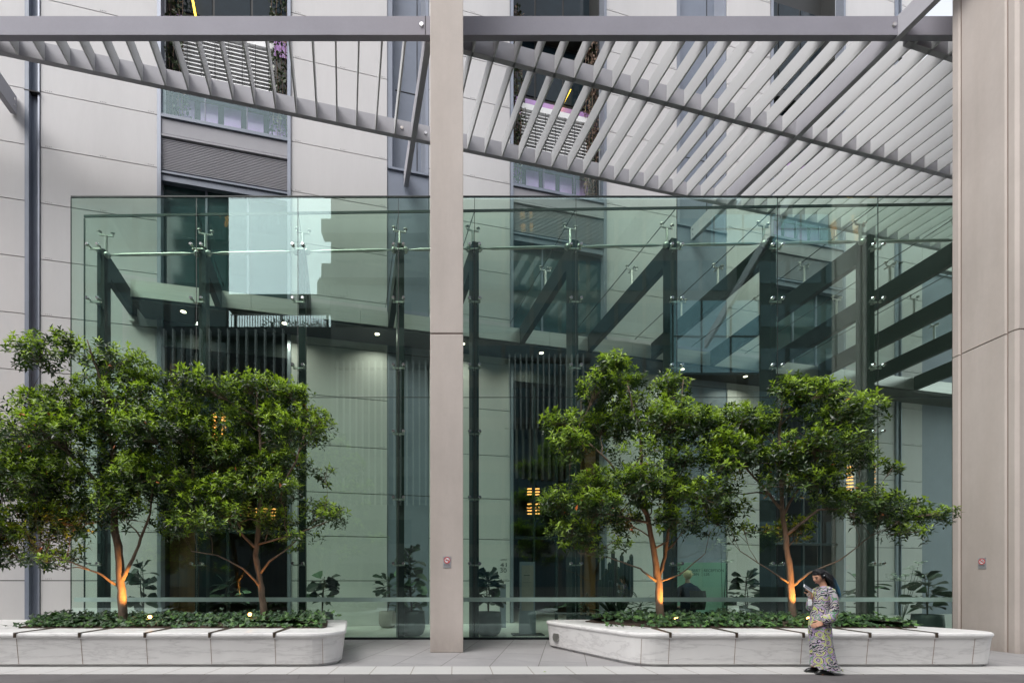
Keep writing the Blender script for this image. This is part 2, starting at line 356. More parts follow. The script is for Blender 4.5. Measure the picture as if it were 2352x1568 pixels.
def window_bay(s0, s1, upper=True):
    w = s1-s0
    j = MB(); j.fb(s0, s0+.10, -.30, .05, 0, 32); j.fb(s1-.10, s1, -.30, .05, 0, 32)
    j.build('window_jamb', 'bluelight', office)
    a, b = s0+.101, s1-.101
    # tinted glazing over the canopy
    g = MB(); g.fb(a, b, -.26, -.2, 9.8, 13.6); gl = g.build('window', 'tealglass', office)
    f = MB()
    for q in (1/3, 2/3): f.fb(a+(b-a)*q-.03, a+(b-a)*q+.03, -.199, -.15, 9.8, 13.6)
    f.fb(a, b, -.199, -.02, 13.4, 13.6)
    f.build('frame', 'bluegrey', gl)
    lv = MB(); n = 19
    for i in range(n):
        z = 13.74+(14.62-13.74)*i/(n-1)
        lv.obox(FP((a+b)/2, -.03, z), U*((b-a)/2), N*.02, Z*.011)
    lv.fb(a, b, -.16, -.11, 13.62, 14.68); lv.build('louvre', 'lilac', office)
    sp = MB(); sp.fb(a, b, -.1, .012, 14.78, 15.22); sp.fb(a, b, -.1, .035, 14.69, 14.75); sp.build('spandrel', 'lilac', office)
    si = MB(); si.fb(a, b, -.35, .06, 15.24, 15.30); si.fb(a, b, -.1, .03, 15.31, 15.36); si.fb(a, b, -.12, .02, 13.601, 13.66); si.build('sill', 'bluegrey', office)
    bal = MB(); bal.fb(a, b, -.05, -.035, 15.37, 16.5); bal.build('balustrade_pane', 'clear', office)
    for q in (1/3, 2/3): MB().fb(a+(b-a)*q-.015, a+(b-a)*q+.015, -.034, -.02, 15.37, 16.6).build('mullion', 'bluegrey', office)
    # recessed back of the bay
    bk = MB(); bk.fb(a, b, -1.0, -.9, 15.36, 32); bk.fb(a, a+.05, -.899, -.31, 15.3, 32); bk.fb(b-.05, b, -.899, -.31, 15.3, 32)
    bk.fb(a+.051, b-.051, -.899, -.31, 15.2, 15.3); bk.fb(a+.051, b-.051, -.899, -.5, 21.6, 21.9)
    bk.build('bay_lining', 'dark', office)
    pu = MB(); np_ = 5
    for i in range(np_):
        x0 = a+.06+(b-a-.12)*i/np_; x1 = a+.06+(b-a-.12)*(i+1)/np_
        MB().fb(x0+.09, x1-.09, -.898, -.86, 15.32, 16.72).build('violet_pane', 'purple', office); MB().fb(x0+.05, x1-.05, -.898, -.86, 18.75, 19.35).build('violet_pane', 'purple', office)
    dg_ = MB()
    for i in range(3):
        x0 = a+.06+(b-a-.12)*i/3; dg_.fb(x0+.04, x0+(b-a-.12)/3-.04, -.898, -.87, 19.5, 21.5); dg_.build('upper_pane', 'darkglass', office); dg_ = MB(); dg_.fb(x0+.04, x0+(b-a-.12)/3-.04, -.898, -.87, 22.4, 26)
        dg_.build('upper_pane', 'darkglass', office); dg_ = MB()
    sl = MB(); sl.fb(a+.051, b-.051, -.85, -.45, 16.76, 17.0); sl.build('slab_edge', 'bluegrey', office)
    bl = MB(); nb = 11
    for i in range(nb):
        z = 17.05+1.35*i/nb
        bl.obox(FP((a+b)/2, -.40, z+.06), U*((b-a)/2-.45), N*.03-Z*.05, N*.004)
    bl.fb(a+.45, b-.45, -.46, -.34, 18.42, 18.62)
    bl.fb(a+.46, b-.46, -.475, -.465, 17.0, 18.42)
    bl.mi = 1
    for i in range(7):
        s = a+.6+(b-a-1.2)*i/6; bl.fb(s-.008, s+.008, -.335, -.33, 17.03, 18.42)
    bl.build('blind', ['blind', 'gap'], office)
window_bay(S[362], S[668]); window_bay(S[1172], S[1392]); window_bay(S[1770], S[1940])
for (x0, x1, nm, dr) in ((362, 668, 'window bay left of the tall column', .1), (1172, 1392, 'window bay right of the tall column', .15)):
    a, b = S[x0]+.12, S[x1]-.12
    vine(a, a+.5, -.35, 15.4, 22, 'green climber up the left jamb of the '+nm, dr)
    vine(b-.55, b, -.35, 15.4, 22, ('bushy green climber' if x0 == 362 else 'brown climber')+' up the right jamb of the '+nm, .05 if x0 == 362 else .75)
# yellow lit poles inside the bays
for (x0, y0, x1, y1, lab) in ((1300, 262, 1326, 214, 'glowing yellow strip light leaning in the window bay right of the column'), (433, 37, 424, -10, 'glowing yellow strip light at the top of the window bay left of the column')):
    a, b = SX(x0), SX(x1); pa = FP(a, -.7, CH+(HZ-y0)/F*FP(a, -.7, 0).y); pb = FP(b, -.7, CH+(HZ-y1)/F*FP(b, -.7, 0).y)
    mid = (pa+pb)/2; q = pa+(pb-pa)*1.15
    tag(MB().bar(pa, q, .07 if x0 > 1000 else .03, .06).build('strip_light', 'yellow', loc=mid), lab, 'light')
# recessed blue grey bays
def recess(s0, s1, zt=32):
    mb = MB(); w = s1-s0
    mb.fb(s0, s1, -.55, -.45, 15.15, zt) if zt > 16 else 0; mb.fb(s0, s1, -.2, -.04, 0, 15.02); mb.fb(s0+.02, s1-.02, -.3, .02, 15.03, 15.1)
    if zt < 16: return mb.build('recess_panel', ['bluegrey', 'bluelight', 'gap'], office)
    mb.mi = 1
    mb.prism([FP(s0, -.04, 15.11), FP(s0+.16, -.04, 15.11), FP(s0+.26, -.449, 15.11), FP(s0, -.449, 15.11)], Z*17)
    mb.prism([FP(s1-.2, -.449, 15.11), FP(s1-.1, -.04, 15.11), FP(s1, -.04, 15.11), FP(s1, -.449, 15.11)], Z*17)
    mb.mi = 2
    for z in (18.1, 20.6, 23.0, 25.2): mb.fb(s0+.3, s1-.25, -.4495, -.44, z, z+.03)
    for z in (4.3, 8.97): mb.fb(s0, s1, -.039, -.036, z, z+.02)
    mb.fb(s0+.75*w, s0+.75*w+.02, -.4495, -.43, 15.11, 32)
    return mb.build('recess_panel', ['bluegrey', 'bluelight', 'gap'], office)
recess(S[890], S[985]); recess(S[1555], S[1670]); recess(S[2118]+.02, S[2118]+2.18, 15.1); panels(S[2118]+.02, S[2118]+2.18, 24, 15.1)
mb = MB(); mb.fb(-34, S[2118], -9, -.26, 31.5, 31.9); mb.build('roof', 'dark', office)
# canopy of brushed steel along the facade
cs0, cn = -6.83, 1.03
mb = MB(); s = cs0
while s < 34:
    mb.fb(s+.004, min(s+3.1, 34)-.004, cn-.04, cn, 9.28, 9.74); s += 3.1
mb.mi = 1; mb.fb(cs0, 34, .02, cn-.041, 9.62, 9.70)
mb.mi = 2; mb.fb(cs0, 34, .02, cn-.041, 9.20, 9.28)
mb.build('canopy', ['steel', 'frame', 'dark'], office)
for i in range(10):
    sd_ = -5.6+i*2.75
    k = MB(); c = FP(sd_, .72, 9.185); k.tube([c, c-Z*.012], .09, 16); k.mi = 1; k.tube([c-Z*.0125, c-Z*.016], .075, 16)
    dl = k.build('downlight', ['chrome', 'warmwhite'], office)
    l = bpy.data.lights.new('added_wall_fill', 'AREA'); l.shape = 'DISK'; l.size = .14; l.energy = 7; l.spread = math.radians(150); l.color = (1, .95, .86)  # area lamp added below each disc to lift the interior walls
    o = bpy.data.objects.new('added_wall_fill', l); C.objects.link(o); o.parent = dl; o.location = FP(sd_, .72, 9.165)-WLOC[dl]
# lobby behind the openings
lob = MB(); lob.fb(-12, 34, -9, -8.8, 0, 9.1); lob.build('lobby_back_wall', 'brown', office)
lob = MB(); lob.fb(-12, 34, -8.8, -.26, 8.9, 9.05); lob.build('lobby_ceiling', 'dark', office)
for x0, x1, wside in ((362, 668, 1), (1172, 1392, -1), (1770, 1940, -1)):
    a, b = S[x0]+.1, S[x1]-.1
    m_ = MB(); m_.fb(a-.2, a, -8.8, -.31, 0, 8.9); m_.fb(b, b+.2, -8.8, -.31, 0, 8.9); m_.build('lobby_side_wall', 'brown', office)
    m_ = MB()
    if wside > 0: m_.fb(a+.35, a+1.0, -.9, -.5, 0, 5.2); m_.fb(a+.06, a+.34, -.7, -.5, 0, 9)
    else: m_.fb(b-.55, b-.1, -.7, -.4, 0, 6.4); m_.fb(b-.85, b-.65, -.7, -.4, 0, 8.9)
    m_.build('timber_lining', 'wood' if x0 < 1700 else 'brown', office)
    m_ = MB(); n = 13
    for i in range(n):
        s = a+(b-a)*(i+.5)/n; m_.fb(s-.05, s+.05, -1.6, -1.45, 5.4, 8.85)
    m_.build('mirrored_slats', 'slat', office)  # slats added inside the lobby, standing in for slats reflected in the glass
    m_ = MB(); m_.fb(a, b, -.2, -.1, 8.5, 9.8); m_.build('door_head', 'frame', office)
    m_ = MB()
    for q in (.25, .5, .75): m_.fb(a+(b-a)*q-.04, a+(b-a)*q+.04, -.3, -.2, 0, 8.5)
    m_.fb(a, b, -.3, -.2, 2.95, 3.05); m_.build('door_frame', 'frame', office)
# ------------------------------------------------------------------ glass hall
hall = thing('glass_hall', (0, 12, 0), 'tall frameless green glass hall on dark steel posts and sloping steel beams', 'glass hall')
GD = 11.9
JX = [163, 451, 684, 915, 1090, 1323, 1555, 1786, 2017, 2248, 2479, 2710, 2941]
GX = [(x-PX)/F*GD for x in JX]
zt = CH+(HZ-453)/F*GD; zm = CH+(HZ-912)/F*GD
for a, b in zip(GX, GX[1:]):
    for z0, z1 in ((.06, zm-.007), (zm+.007, zt)):
        MB().box(a+.006, b-.006, GD, GD+.02, z0, z1).build('glass_pane', 'glass', hall)
mb = MB()
for x in GX[1:-1]: mb.box(x-.0058, x+.0058, GD-.001, GD+.018, .06, zt-.01)
for a, b in zip(GX, GX[1:]): mb.box(a+.007, b-.007, GD+.002, GD+.018, zm-.006, zm+.006)
mb.build('sealant', 'black', hall)
MB().box(GX[0], GX[-1], GD-.012, GD+.032, zt+.001, zt+.03).build('top_edge', 'frame', hall)
MB().box(GX[0]-.012, GX[0]-.001, GD-.002, GD+.022, .06, zt).build('edge_trim', 'frame', hall)
MB().box(GX[0], GX[-1], GD-.03, GD+.05, .003, .058).build('base_channel', 'frame', hall)
MB().box(GX[0]+.08, GX[-1], GD-.004, GD-.001, 1.44-(1381-HZ)/F*GD, 1.44-(1371-HZ)/F*GD).build('safety_strip', 'frost', hall)
def ztop(n): return 9.72+.078*n
def zroof(n): return 10.40+.062*n
def nof(x, y): return (Vector((x, y, 0))-P0).dot(N)
BD = Vector((-.2255, .9743, 0))            # beam direction, square to the facade
posts = [(237-PX)/F*12.25]+[x for x in GX[1:]]
bases = []
for i, x in enumerate(posts):
    y = 12.28; n0 = nof(x, y); bot = Vector((x, y, 0))
    p = MB(); p.obox(bot+Z*(ztop(n0)/2), U*.085, N*.17, Z*(ztop(n0)/2)); p.build('post', 'frame', hall, bevel=.006)
    ne = 0 if i == 0 else cn-.05
    p0 = bot+N*.05; p1 = p0+BD*(n0-ne)
    q = MB()
    a = p0+Z*(ztop(n0)-.27); b = p1+Z*(ztop(ne)-.27)
    q.prism([a-U*.085-Z*.27, a-U*.085+Z*.27, b-U*.085+Z*.27, b-U*.085-Z*.27], U*.17); q.build('beam', 'frame', hall, bevel=.006)
    bases.append((x, y, n0, ne))
    if i == 0: MB().obox(p1+Z*(ztop(0)-.62), U*.08, N*.14, Z*.08).build('beam_shoe', 'steel', hall)
    # front clamps
    gx = (GX[0]+.72) if i == 0 else x
    for yy in (562, 685, 838, 990, 1141, 1293):
        z = CH+(HZ-yy)/F*GD; k = MB(); cx = gx if i else x
        k.box(cx-.15, cx+.15, GD+.07, GD+.10, z-.06, z-.025); k.box(cx-.03, cx+.03, GD+.10, 12.1, z-.06, z-.02)
        for sx in (-.125, .125):
            k.tube([(cx+sx, GD-.045, z), (cx+sx, GD+.09, z)], .018, 8)
            k.mi = 1; k.tube([(cx+sx, GD-.05, z), (cx+sx, GD-.003, z)], [.034, .045], 10); k.mi = 0
        k.build('glass_clamp', ['steel', 'chrome'], hall, smooth=False)
    # roof standoffs
    L = n0-ne; m_ = max(1, int(L/1.55))
    for j in range(m_):
        t = .12+j*1.55
        if t > L-.2: break
        n = n0-t; c = bot+BD*t; z0 = ztop(n)-.03; z1 = zroof(n)-.02
        k = MB(); k.tube([c+Z*z0, c+Z*(z1-.1)], .035, 8)
        k.bar(c+Z*(z1-.1)-U*.16, c+Z*(z1-.1)+U*.16, .035, .03)
        if j % 2 == 1: k.bar(c+Z*(z1-.1)-BD*.16, c+Z*(z1-.1)+BD*.16, .035, .03)
        for sx in (-.15, .15):
            k.tube([c+U*sx+Z*(z1-.1), c+U*sx+Z*(z1-.02)], .02, 8); k.tube([c+U*sx+Z*(z1-.025), c+U*sx+Z*(z1-.002)], .05, 10)
        k.build('roof_spider', 'steel', hall)
for (a, b) in zip(bases, bases[1:]):
    za, zb = ztop(a[2])-.12, ztop(b[2])-.12
    k = MB(); pa = Vector((a[0]+.2, 12.2, za)); pb = Vector((b[0]-.2, 12.2, zb)); dd = (pb-pa).normalized()
    k.tube([pa, pa+dd*.12, pa+dd*.3, pb-dd*.3, pb-dd*.12, pb], [.012, .02, .038, .038, .02, .012], 10)
    for c in (pa-dd*.06, pb+dd*.06): k.ball(c, .085)
    k.build('tie_rod', 'steel', hall, smooth=True)
RX = [(197-PX)/F*12.0]+GX[1:]
for a, b in zip(RX, RX[1:]):
    ps = []
    for x, e in ((a, .008), (b, -.008)):
        n0 = nof(x, 11.96); p = Vector((x+e, 11.96, zroof(n0))); q = p+BD*(n0-.06); q.z = zroof(.06); ps.append((p, q))
    MB().prism([ps[0][0], ps[1][0], ps[1][1], ps[0][1]], Z*.02).build('roof_pane', 'roofglass', hall)
mb = MB()
for x in RX[1:]:
    n0 = nof(x, 11.96); p = Vector((x, 11.96, zroof(n0)+.01)); q = p+BD*(n0-.06); q.z = zroof(.06)+.01; mb.bar(p, q, .014, .018)
mb.build('roof_seam', 'black', hall)
pa = Vector((RX[0], 11.945, zroof(nof(RX[0], 11.96))+.01)); pb = Vector((RX[-1], 11.945, zroof(nof(RX[-1], 11.96))+.01))
MB().bar(pa, pb, .025, .06).build('roof_edge', 'frame', hall)
n0 = nof(RX[0], 11.96); p = Vector((RX[0], 11.96, 0)); q = p+BD*(n0-.06)
for t0, t1 in ((0, .5), (.5, 1)):
    a = p.lerp(q, t0)+BD*.008; b = p.lerp(q, t1)-BD*.008
    MB().prism([a, b, b+Z*(zroof(.06)+(n0)*(1-t1)*.062-.02), a+Z*(zroof(.06)+n0*(1-t0)*.062-.02)], U*.02).build('side_pane', 'roofglass', hall)
mb = MB(); mb.bar(p+Z*.05, p+Z*(zroof(n0)-.03), .02, .03, up=U); mid = p.lerp(q, .5); mb.bar(mid+Z*.05, mid+Z*(zroof(n0/2)-.03), .02, .02, up=U); mb.build('side_seam', 'frame', hall)
# ------------------------------------------------------------------ concrete columns
col = thing('concrete_column', (-.168, 10.7, 0), 'square beige concrete column in front of the glass hall carrying a no smoking sign', 'column')
zj = 6.47; xa, xb = -.504, .168
mb = MB(); mb.box(xa, xb, 9.72, 11.75, 0, zj-.012); mb.box(xa, xb, 9.72, 11.75, zj+.012, 34)
mb.build('shaft', 'conc', col, bevel=.012)
MB().box(xa+.02, xb-.02, 9.74, 11.73, zj-.011, zj+.011).build('joint', 'groove', col)
big = thing('concrete_pier', (13, 10.2, 0), 'massive beige concrete pier with vertical grooves at the right end of the marble bench', 'column')
xl = 11.2
def pier(z0, z1):
    pts = [(xl, 10.78), (xl, 10.66), (xl+.035, 10.62), (xl, 10.58), (xl, 9.76), (xl+.035, 9.725), (xl, 9.69), (xl, 9.585), (xl+.045, 9.54), (17, 9.54), (17, 10.78)]
    return MB().prism([(x, y, z0) for x, y in pts], (0, 0, z1-z0))
pier(0, zj-.012).build('lower_drum', 'conc', big); pier(zj+.012, 34).build('upper_drum', 'conc', big)
MB().box(xl+.04, 16.9, 9.6, 10.7, zj-.011, zj+.011).build('joint', 'groove', big)
mb = MB()
for y in (10.62, 9.725): mb.box(xl+.026, xl+.04, y-.012, y+.012, .01, 34)
mb.build('groove', 'groove', big)
def sign(c, xd, nrm, label):
    c = Vector(c); xd = Vector(xd); nrm = Vector(nrm)
    t = thing('no_smoking_sign', c, label, 'sign')
    MB().obox(c+nrm*.004, xd*.08, Z*.117, nrm*.004).build('plate', 'signgrey', t, bevel=.003)
    cc = c+Z*.038+nrm*.0085
    k = MB(); k.prism([cc+xd*(.058*math.cos(a))+Z*(.058*math.sin(a)) for a in [2*PI*i/32 for i in range(32)]], nrm*.001); k.build('disc', 'white', t)
    k = MB(); n = 32; r0, r1 = .05, .064
    for i in range(n):
        a, b = 2*PI*i/n, 2*PI*(i+1)/n
        k.prism([cc+xd*(r*math.cos(w))+Z*(r*math.sin(w))+nrm*.001 for r, w in ((r0, a), (r1, a), (r1, b), (r0, b))], nrm*.002)
    k.obox(cc+nrm*.0022, (xd-Z)*.036, (xd+Z)*.0045, nrm*.001); k.build('ring', 'red', t)
    k = MB(); k.obox(cc+nrm*.0016-Z*.006, xd*.034, Z*.006, nrm*.0008)
    k.obox(cc+nrm*.0016+xd*.02+Z*.018, (xd*.8-Z*.6)*.016, (xd*.6+Z*.8)*.0025, nrm*.0008); k.build('cigarette', 'ink', t)
    for row, (tx, w, h) in enumerate((('NO SMOKING', .11, .012), ('IN THIS AREA', .116, .011))):
        text('lettering', tx, c-xd*.06-Z*(.052+row*.024)+nrm*.0085, h, w, xd, Z, 'ink', t, th=.001)
    return t
sign((-.161, 9.7195, 1.838), (1, 0, 0), (0, -1, 0), 'grey no smoking sign screwed to the front of the square column')
sign((xl-.0005, 10.17, 1.83), (0, -1, 0), (-1, 0, 0), 'grey no smoking sign on the grooved side face of the massive pier')
# ------------------------------------------------------------------ pergola of beams and fins
perg = thing('pergola', (0, 13, 14.5), 'pale grey louvred steel pergola spanning high between the columns and the office block', 'pergola')
zb, bh = 14.53, .455
MB().box(-16, -.505, 11.48, 11.62, zb, zb+bh).build('front_beam', 'beamgrey', perg, bevel=.005)
MB().box(.169, 30, 11.48, 11.62, zb, zb+bh).build('front_beam', 'beamgrey', perg, bevel=.005)
A0 = Vector((-11.24, 11.83, 0))
def bl(name, off, a0, a1):
    o = A0+N*off; p = o+U*a0; q = o+U*a1
    mb = MB(); mb.obox((p+q)/2-N*.06+Z*(zb+bh/2), U*((a1-a0)/2), N*.06, Z*(bh/2)); mb.build(name, 'lilac', perg, bevel=.005)
bl('rear_beam', 0, -4.5, 42)
off = (Vector((.214, 11.79, 0))-A0).dot(N); s_b = (Vector((.214, 11.79, 0))-A0).dot(U)
bl('middle_beam', off, s_b-.3, 42); s_c = (Vector((11.2, 11.62, 0))-A0).dot(U)
bl('middle_beam', off*2-.02, s_c-.2, 42)
c0 = (Vector((-1.63, 15.91, 0))-A0).dot(U)           # along-facade position of the central primary beam
def a_to_front(a, y=11.62):                           # normal offset where the line at a meets the front beam
    p = A0+U*a; return (y-p.y)/N.y
for k in (-1, 0, 1):
    a = c0+11.0*k; n_f = a_to_front(a) if k < 1 else a_to_front(a, -3)
    pp = A0+U*a; e = pp+N*(-nof(pp.x, pp.y)+.03)
    p, q = pp+N*n_f, e
    mb = MB(); mb.obox((p+q)/2+Z*(zb+bh/2-.012), BD*((q-p).length/2), U*.075, Z*(bh/2+.02)); mb.build('primary_beam', 'primary', perg, bevel=.005)
    mb = MB()
    for dz in (.12, .3): mb.tube([q+N*.12+Z*(zb+dz)-U*.09, q+N*.12+Z*(zb+dz)+U*.09], .03, 8)
    mb.build('bolt', 'chrome', perg)
    if k > -1:
        mb = MB()
        for sg in (-1, 1):
            for base in ((pp+U*(.35*sg)-N*0, N), ):
                c = base[0]+N*.004+Z*(zb+.22); mb.tube([c, c+N*.02], .045, 10)
        mb.build('bolt', 'chrome', perg)
for x in (968, 2053):
    p = W(x, 58, 11.48); MB().tube([p, p-Vector((0, .03, 0))], [.055, .045], 12).build('bolt', 'chrome', perg)
for x in (977, 2063): 
    p = W(x, 58, 11.475); MB().box(p.x-.008, p.x+.008, 11.474, 11.479, zb+.002, zb+bh-.002).build('plate_joint', 'gap', perg)
for k in range(-22, 47):
    if k % 20 == 0 and k in (-20, 0, 20): continue
    a = c0+.55*k; pp = A0+U*a; nf = a_to_front(a)
    if nf < .15: continue
    nf = min(nf, 9.0); p = pp+N*.002; q = pp+N*nf
    mb = MB(); mb.obox((p+q)/2+Z*(zb+bh/2-.004), N*((q-p).length/2), U*.02, Z*(bh/2-.004)); mb.build('fin', 'fin', perg)
# ------------------------------------------------------------------ marble planters
def rounded(pts, rs, n=8):
    out = []; m = len(pts)
    for i in range(m):
        p = Vector((*pts[i], 0)); a = (Vector((*pts[i-1], 0))-p); b = (Vector((*pts[(i+1) % m], 0))-p)
        r = rs[i]; la, lb = a.normalized(), b.normalized(); half = math.acos(max(-1, min(1, la.dot(lb))))/2
        t = min(r/math.tan(half), a.length*.48, b.length*.48); r = t*math.tan(half)
        c = p+(la+lb).normalized()*(r/math.sin(half)); p0 = p+la*t; p1 = p+lb*t
        v0, v1 = p0-c, p1-c; ang = v0.angle(v1); ax = v0.cross(v1).normalized()
        for k in range(n+1): out.append(c+Matrix.Rotation(ang*k/n, 3, ax) @ v0)
    return out
def inset(poly, d):
    m = len(poly); out = []
    for i in range(m):
        t = (poly[(i+1) % m]-poly[i-1]).normalized(); out.append(poly[i]+Vector((-t.y, t.x, 0))*d)
    return out
def planter(name, pts, rs, label, stops, bed, joints):
    o2 = rounded(pts, rs); cen = sum(o2, Vector())/len(o2); t = thing('marble_planter', (cen.x, cen.y, 0), label, 'planter bench', 'marble planter benches')
    prof = [(.13, .003), (.125, .045), (.075, .05), (.07, .055), (.025, .485), (.02, .49), (0, .515), (-.004, .54), (.004, .566), (.022, .578), (.05, .58)]
    mb = MB(); mb.rings([[p+Z*z for p in inset(o2, d)] for d, z in prof]); mb.build('basin', 'marble', t, smooth=False)
    jm = MB()
    for x, yf in joints:
        def pt(d, z): return Vector((x, yf+d, z))
        jm.obox((pt(.07, .055)+pt(.025, .485))/2-Vector((0, .001, 0)), Vector((.004, 0, 0)), Vector((0, -.0225, .215)), Vector((0, .0022, .0004)))
    jm.box(o2[0].x*0+min(x for x, _ in joints)-.3, max(x for x, _ in joints)+.3, pts[0][1]+.1035, pts[0][1]+.11, .05, .056) if 0 else None
    jm.build('panel_joint', 'groove', t)
    for x, yf, sk in stops:
        k = MB(); k.prism([(x-.028, yf-.006, .5845), (x+.028, yf-.006, .5845), (x+sk+.05, yf+.82, .5845), (x+sk-.05, yf+.82, .5845)], (0, 0, .006))
        k.obox((x, yf-.0085, .545), Vector((.02, 0, 0)), Vector((0, .006, 0)), Z*.038); k.build('skate_stop', 'bronze', t)
    b2 = rounded(bed, [.12]*len(bed)); k = MB(); k.rings([[p+Z*z for p in inset(b2, d)] for d, z in ((-.02, .5805), (-.02, .6), (0, .6), (.1, .63), (.5, .70))]); k.mi = 1
    k.build('soil', ['soil'], t)
    return t, b2
yf = 8.0
pl1 = [(-13, yf), (-1.83, yf), (-2.45, 10.9), (-13, 10.9)]
def jx(px): return (px-PX)/F*8.02
st1 = [(jx(x), yf, -.06) for x in (37, 185, 335, 483, 631)]+[(jx(-112), yf, -.06)]
jn1 = [(jx(x), yf) for x in (37, 185, 335, 483, 631, 740)]+[(jx(-112), yf)]
bed1 = [(-8.1, 8.86), (-2.4, 8.86), (-2.75, 10.3), (-8.3, 10.3)]
T1, B1 = planter('a', pl1, [.3, .55, .3, .3], 'long white marble bench planter at the left under the two darker trees', st1, bed1, jn1)
pl2 = [(3.05, yf), (9.5, yf), (9.0, 9.3), (6, 10.9), (1.85, 10.9)]
st2 = [(jx(x), yf, .06) for x in (1539, 1692, 1842, 2020-8, 2164)]; st2[3] = (jx(1990), yf, .06)
st2 = [(jx(x), yf, .06) for x in (1538, 1690, 1843, 1995, 2148)]
jn2 = [(jx(x), yf) for x in (1474, 1538, 1690, 1843, 1995, 2148, 2240)]
bed2 = [(3.75, 8.86), (8.7, 8.86), (8.2, 9.6), (6.5, 10.35), (2.7, 10.35)]
T2, B2 = planter('b', pl2, [.6, .6, .5, .5, .35], 'white marble bench planter with slanted left end and rounded right end beside the woman', st2, bed2, jn2)
e = Vector((1.85, 10.9, 0)); f_ = Vector((3.05, 8, 0)); dv = (f_-e).normalized(); nv = Vector((dv.y, -dv.x, 0))
if nv.x > 0: nv = -nv
c = e+dv*.72-nv*.042+Z*.27
MB().prism([c+dv*(.11*math.cos(a))+(Z*.98-nv*.17)*(.11*math.sin(a))-nv*.01 for a in [2*PI*i/28 for i in range(28)]], nv*.022).build('metal_disc', 'steel', T2)
# ivy ground cover
def inside(p, poly):
    r = False; n = len(poly)
    for i in range(n):
        a, b = poly[i], poly[i-1]
        if (a.y > p.y) != (b.y > p.y) and p.x < (b.x-a.x)*(p.y-a.y)/(b.y-a.y)+a.x: r = not r
    return r
def ivy(poly, count):
    mb = MB(); xs = [p.x for p in poly]; ys = [p.y for p in poly]; done = 0
    while done < count:
        p = Vector((random.uniform(min(xs)-.06, max(xs)+.06), min(ys)-.05+(max(ys)-min(ys)+.05)*random.random()**1.5, 0))
        if not inside(p, poly) and random.random() < .93: continue
        done += 1
        h = .62+.10*(1+noise.noise(p*1.7))+random.uniform(-.03, .13)*random.random()
        edge = min(1, (p.y-min(ys))/.35); h = .60+(h-.60)*(.25+.75*max(0, edge))
        p.z = h; L = random.uniform(.04, .075)
        nrm = Vector((random.gauss(0, .55), random.gauss(-.45, .55), 1)).normalized()
        a = nrm.cross(Vector((random.gauss(0, 1), random.gauss(0, 1), .01))).normalized(); b = nrm.cross(a)
        mb.mi = 1 if random.random() < .28 else 0
        sh = [(0, -.1), (.55, -.45), (.5, .0), (.95, .25), (.42, .42), (0, 1.15), (-.42, .42), (-.95, .25), (-.5, 0), (-.55, -.45)]
        mb.add([p+(a*u+b*v)*L-nrm*L*.25*abs(u) for u, v in sh], [tuple(range(10))])
    # stems
    return mb
for poly, n, lab in ((B1, 2600, 'a'), (B2, 2600, 'b')):
    o = ivy(poly, n).build('ground_cover', ['ivy', 'ivynew']); o['kind'] = 'stuff'
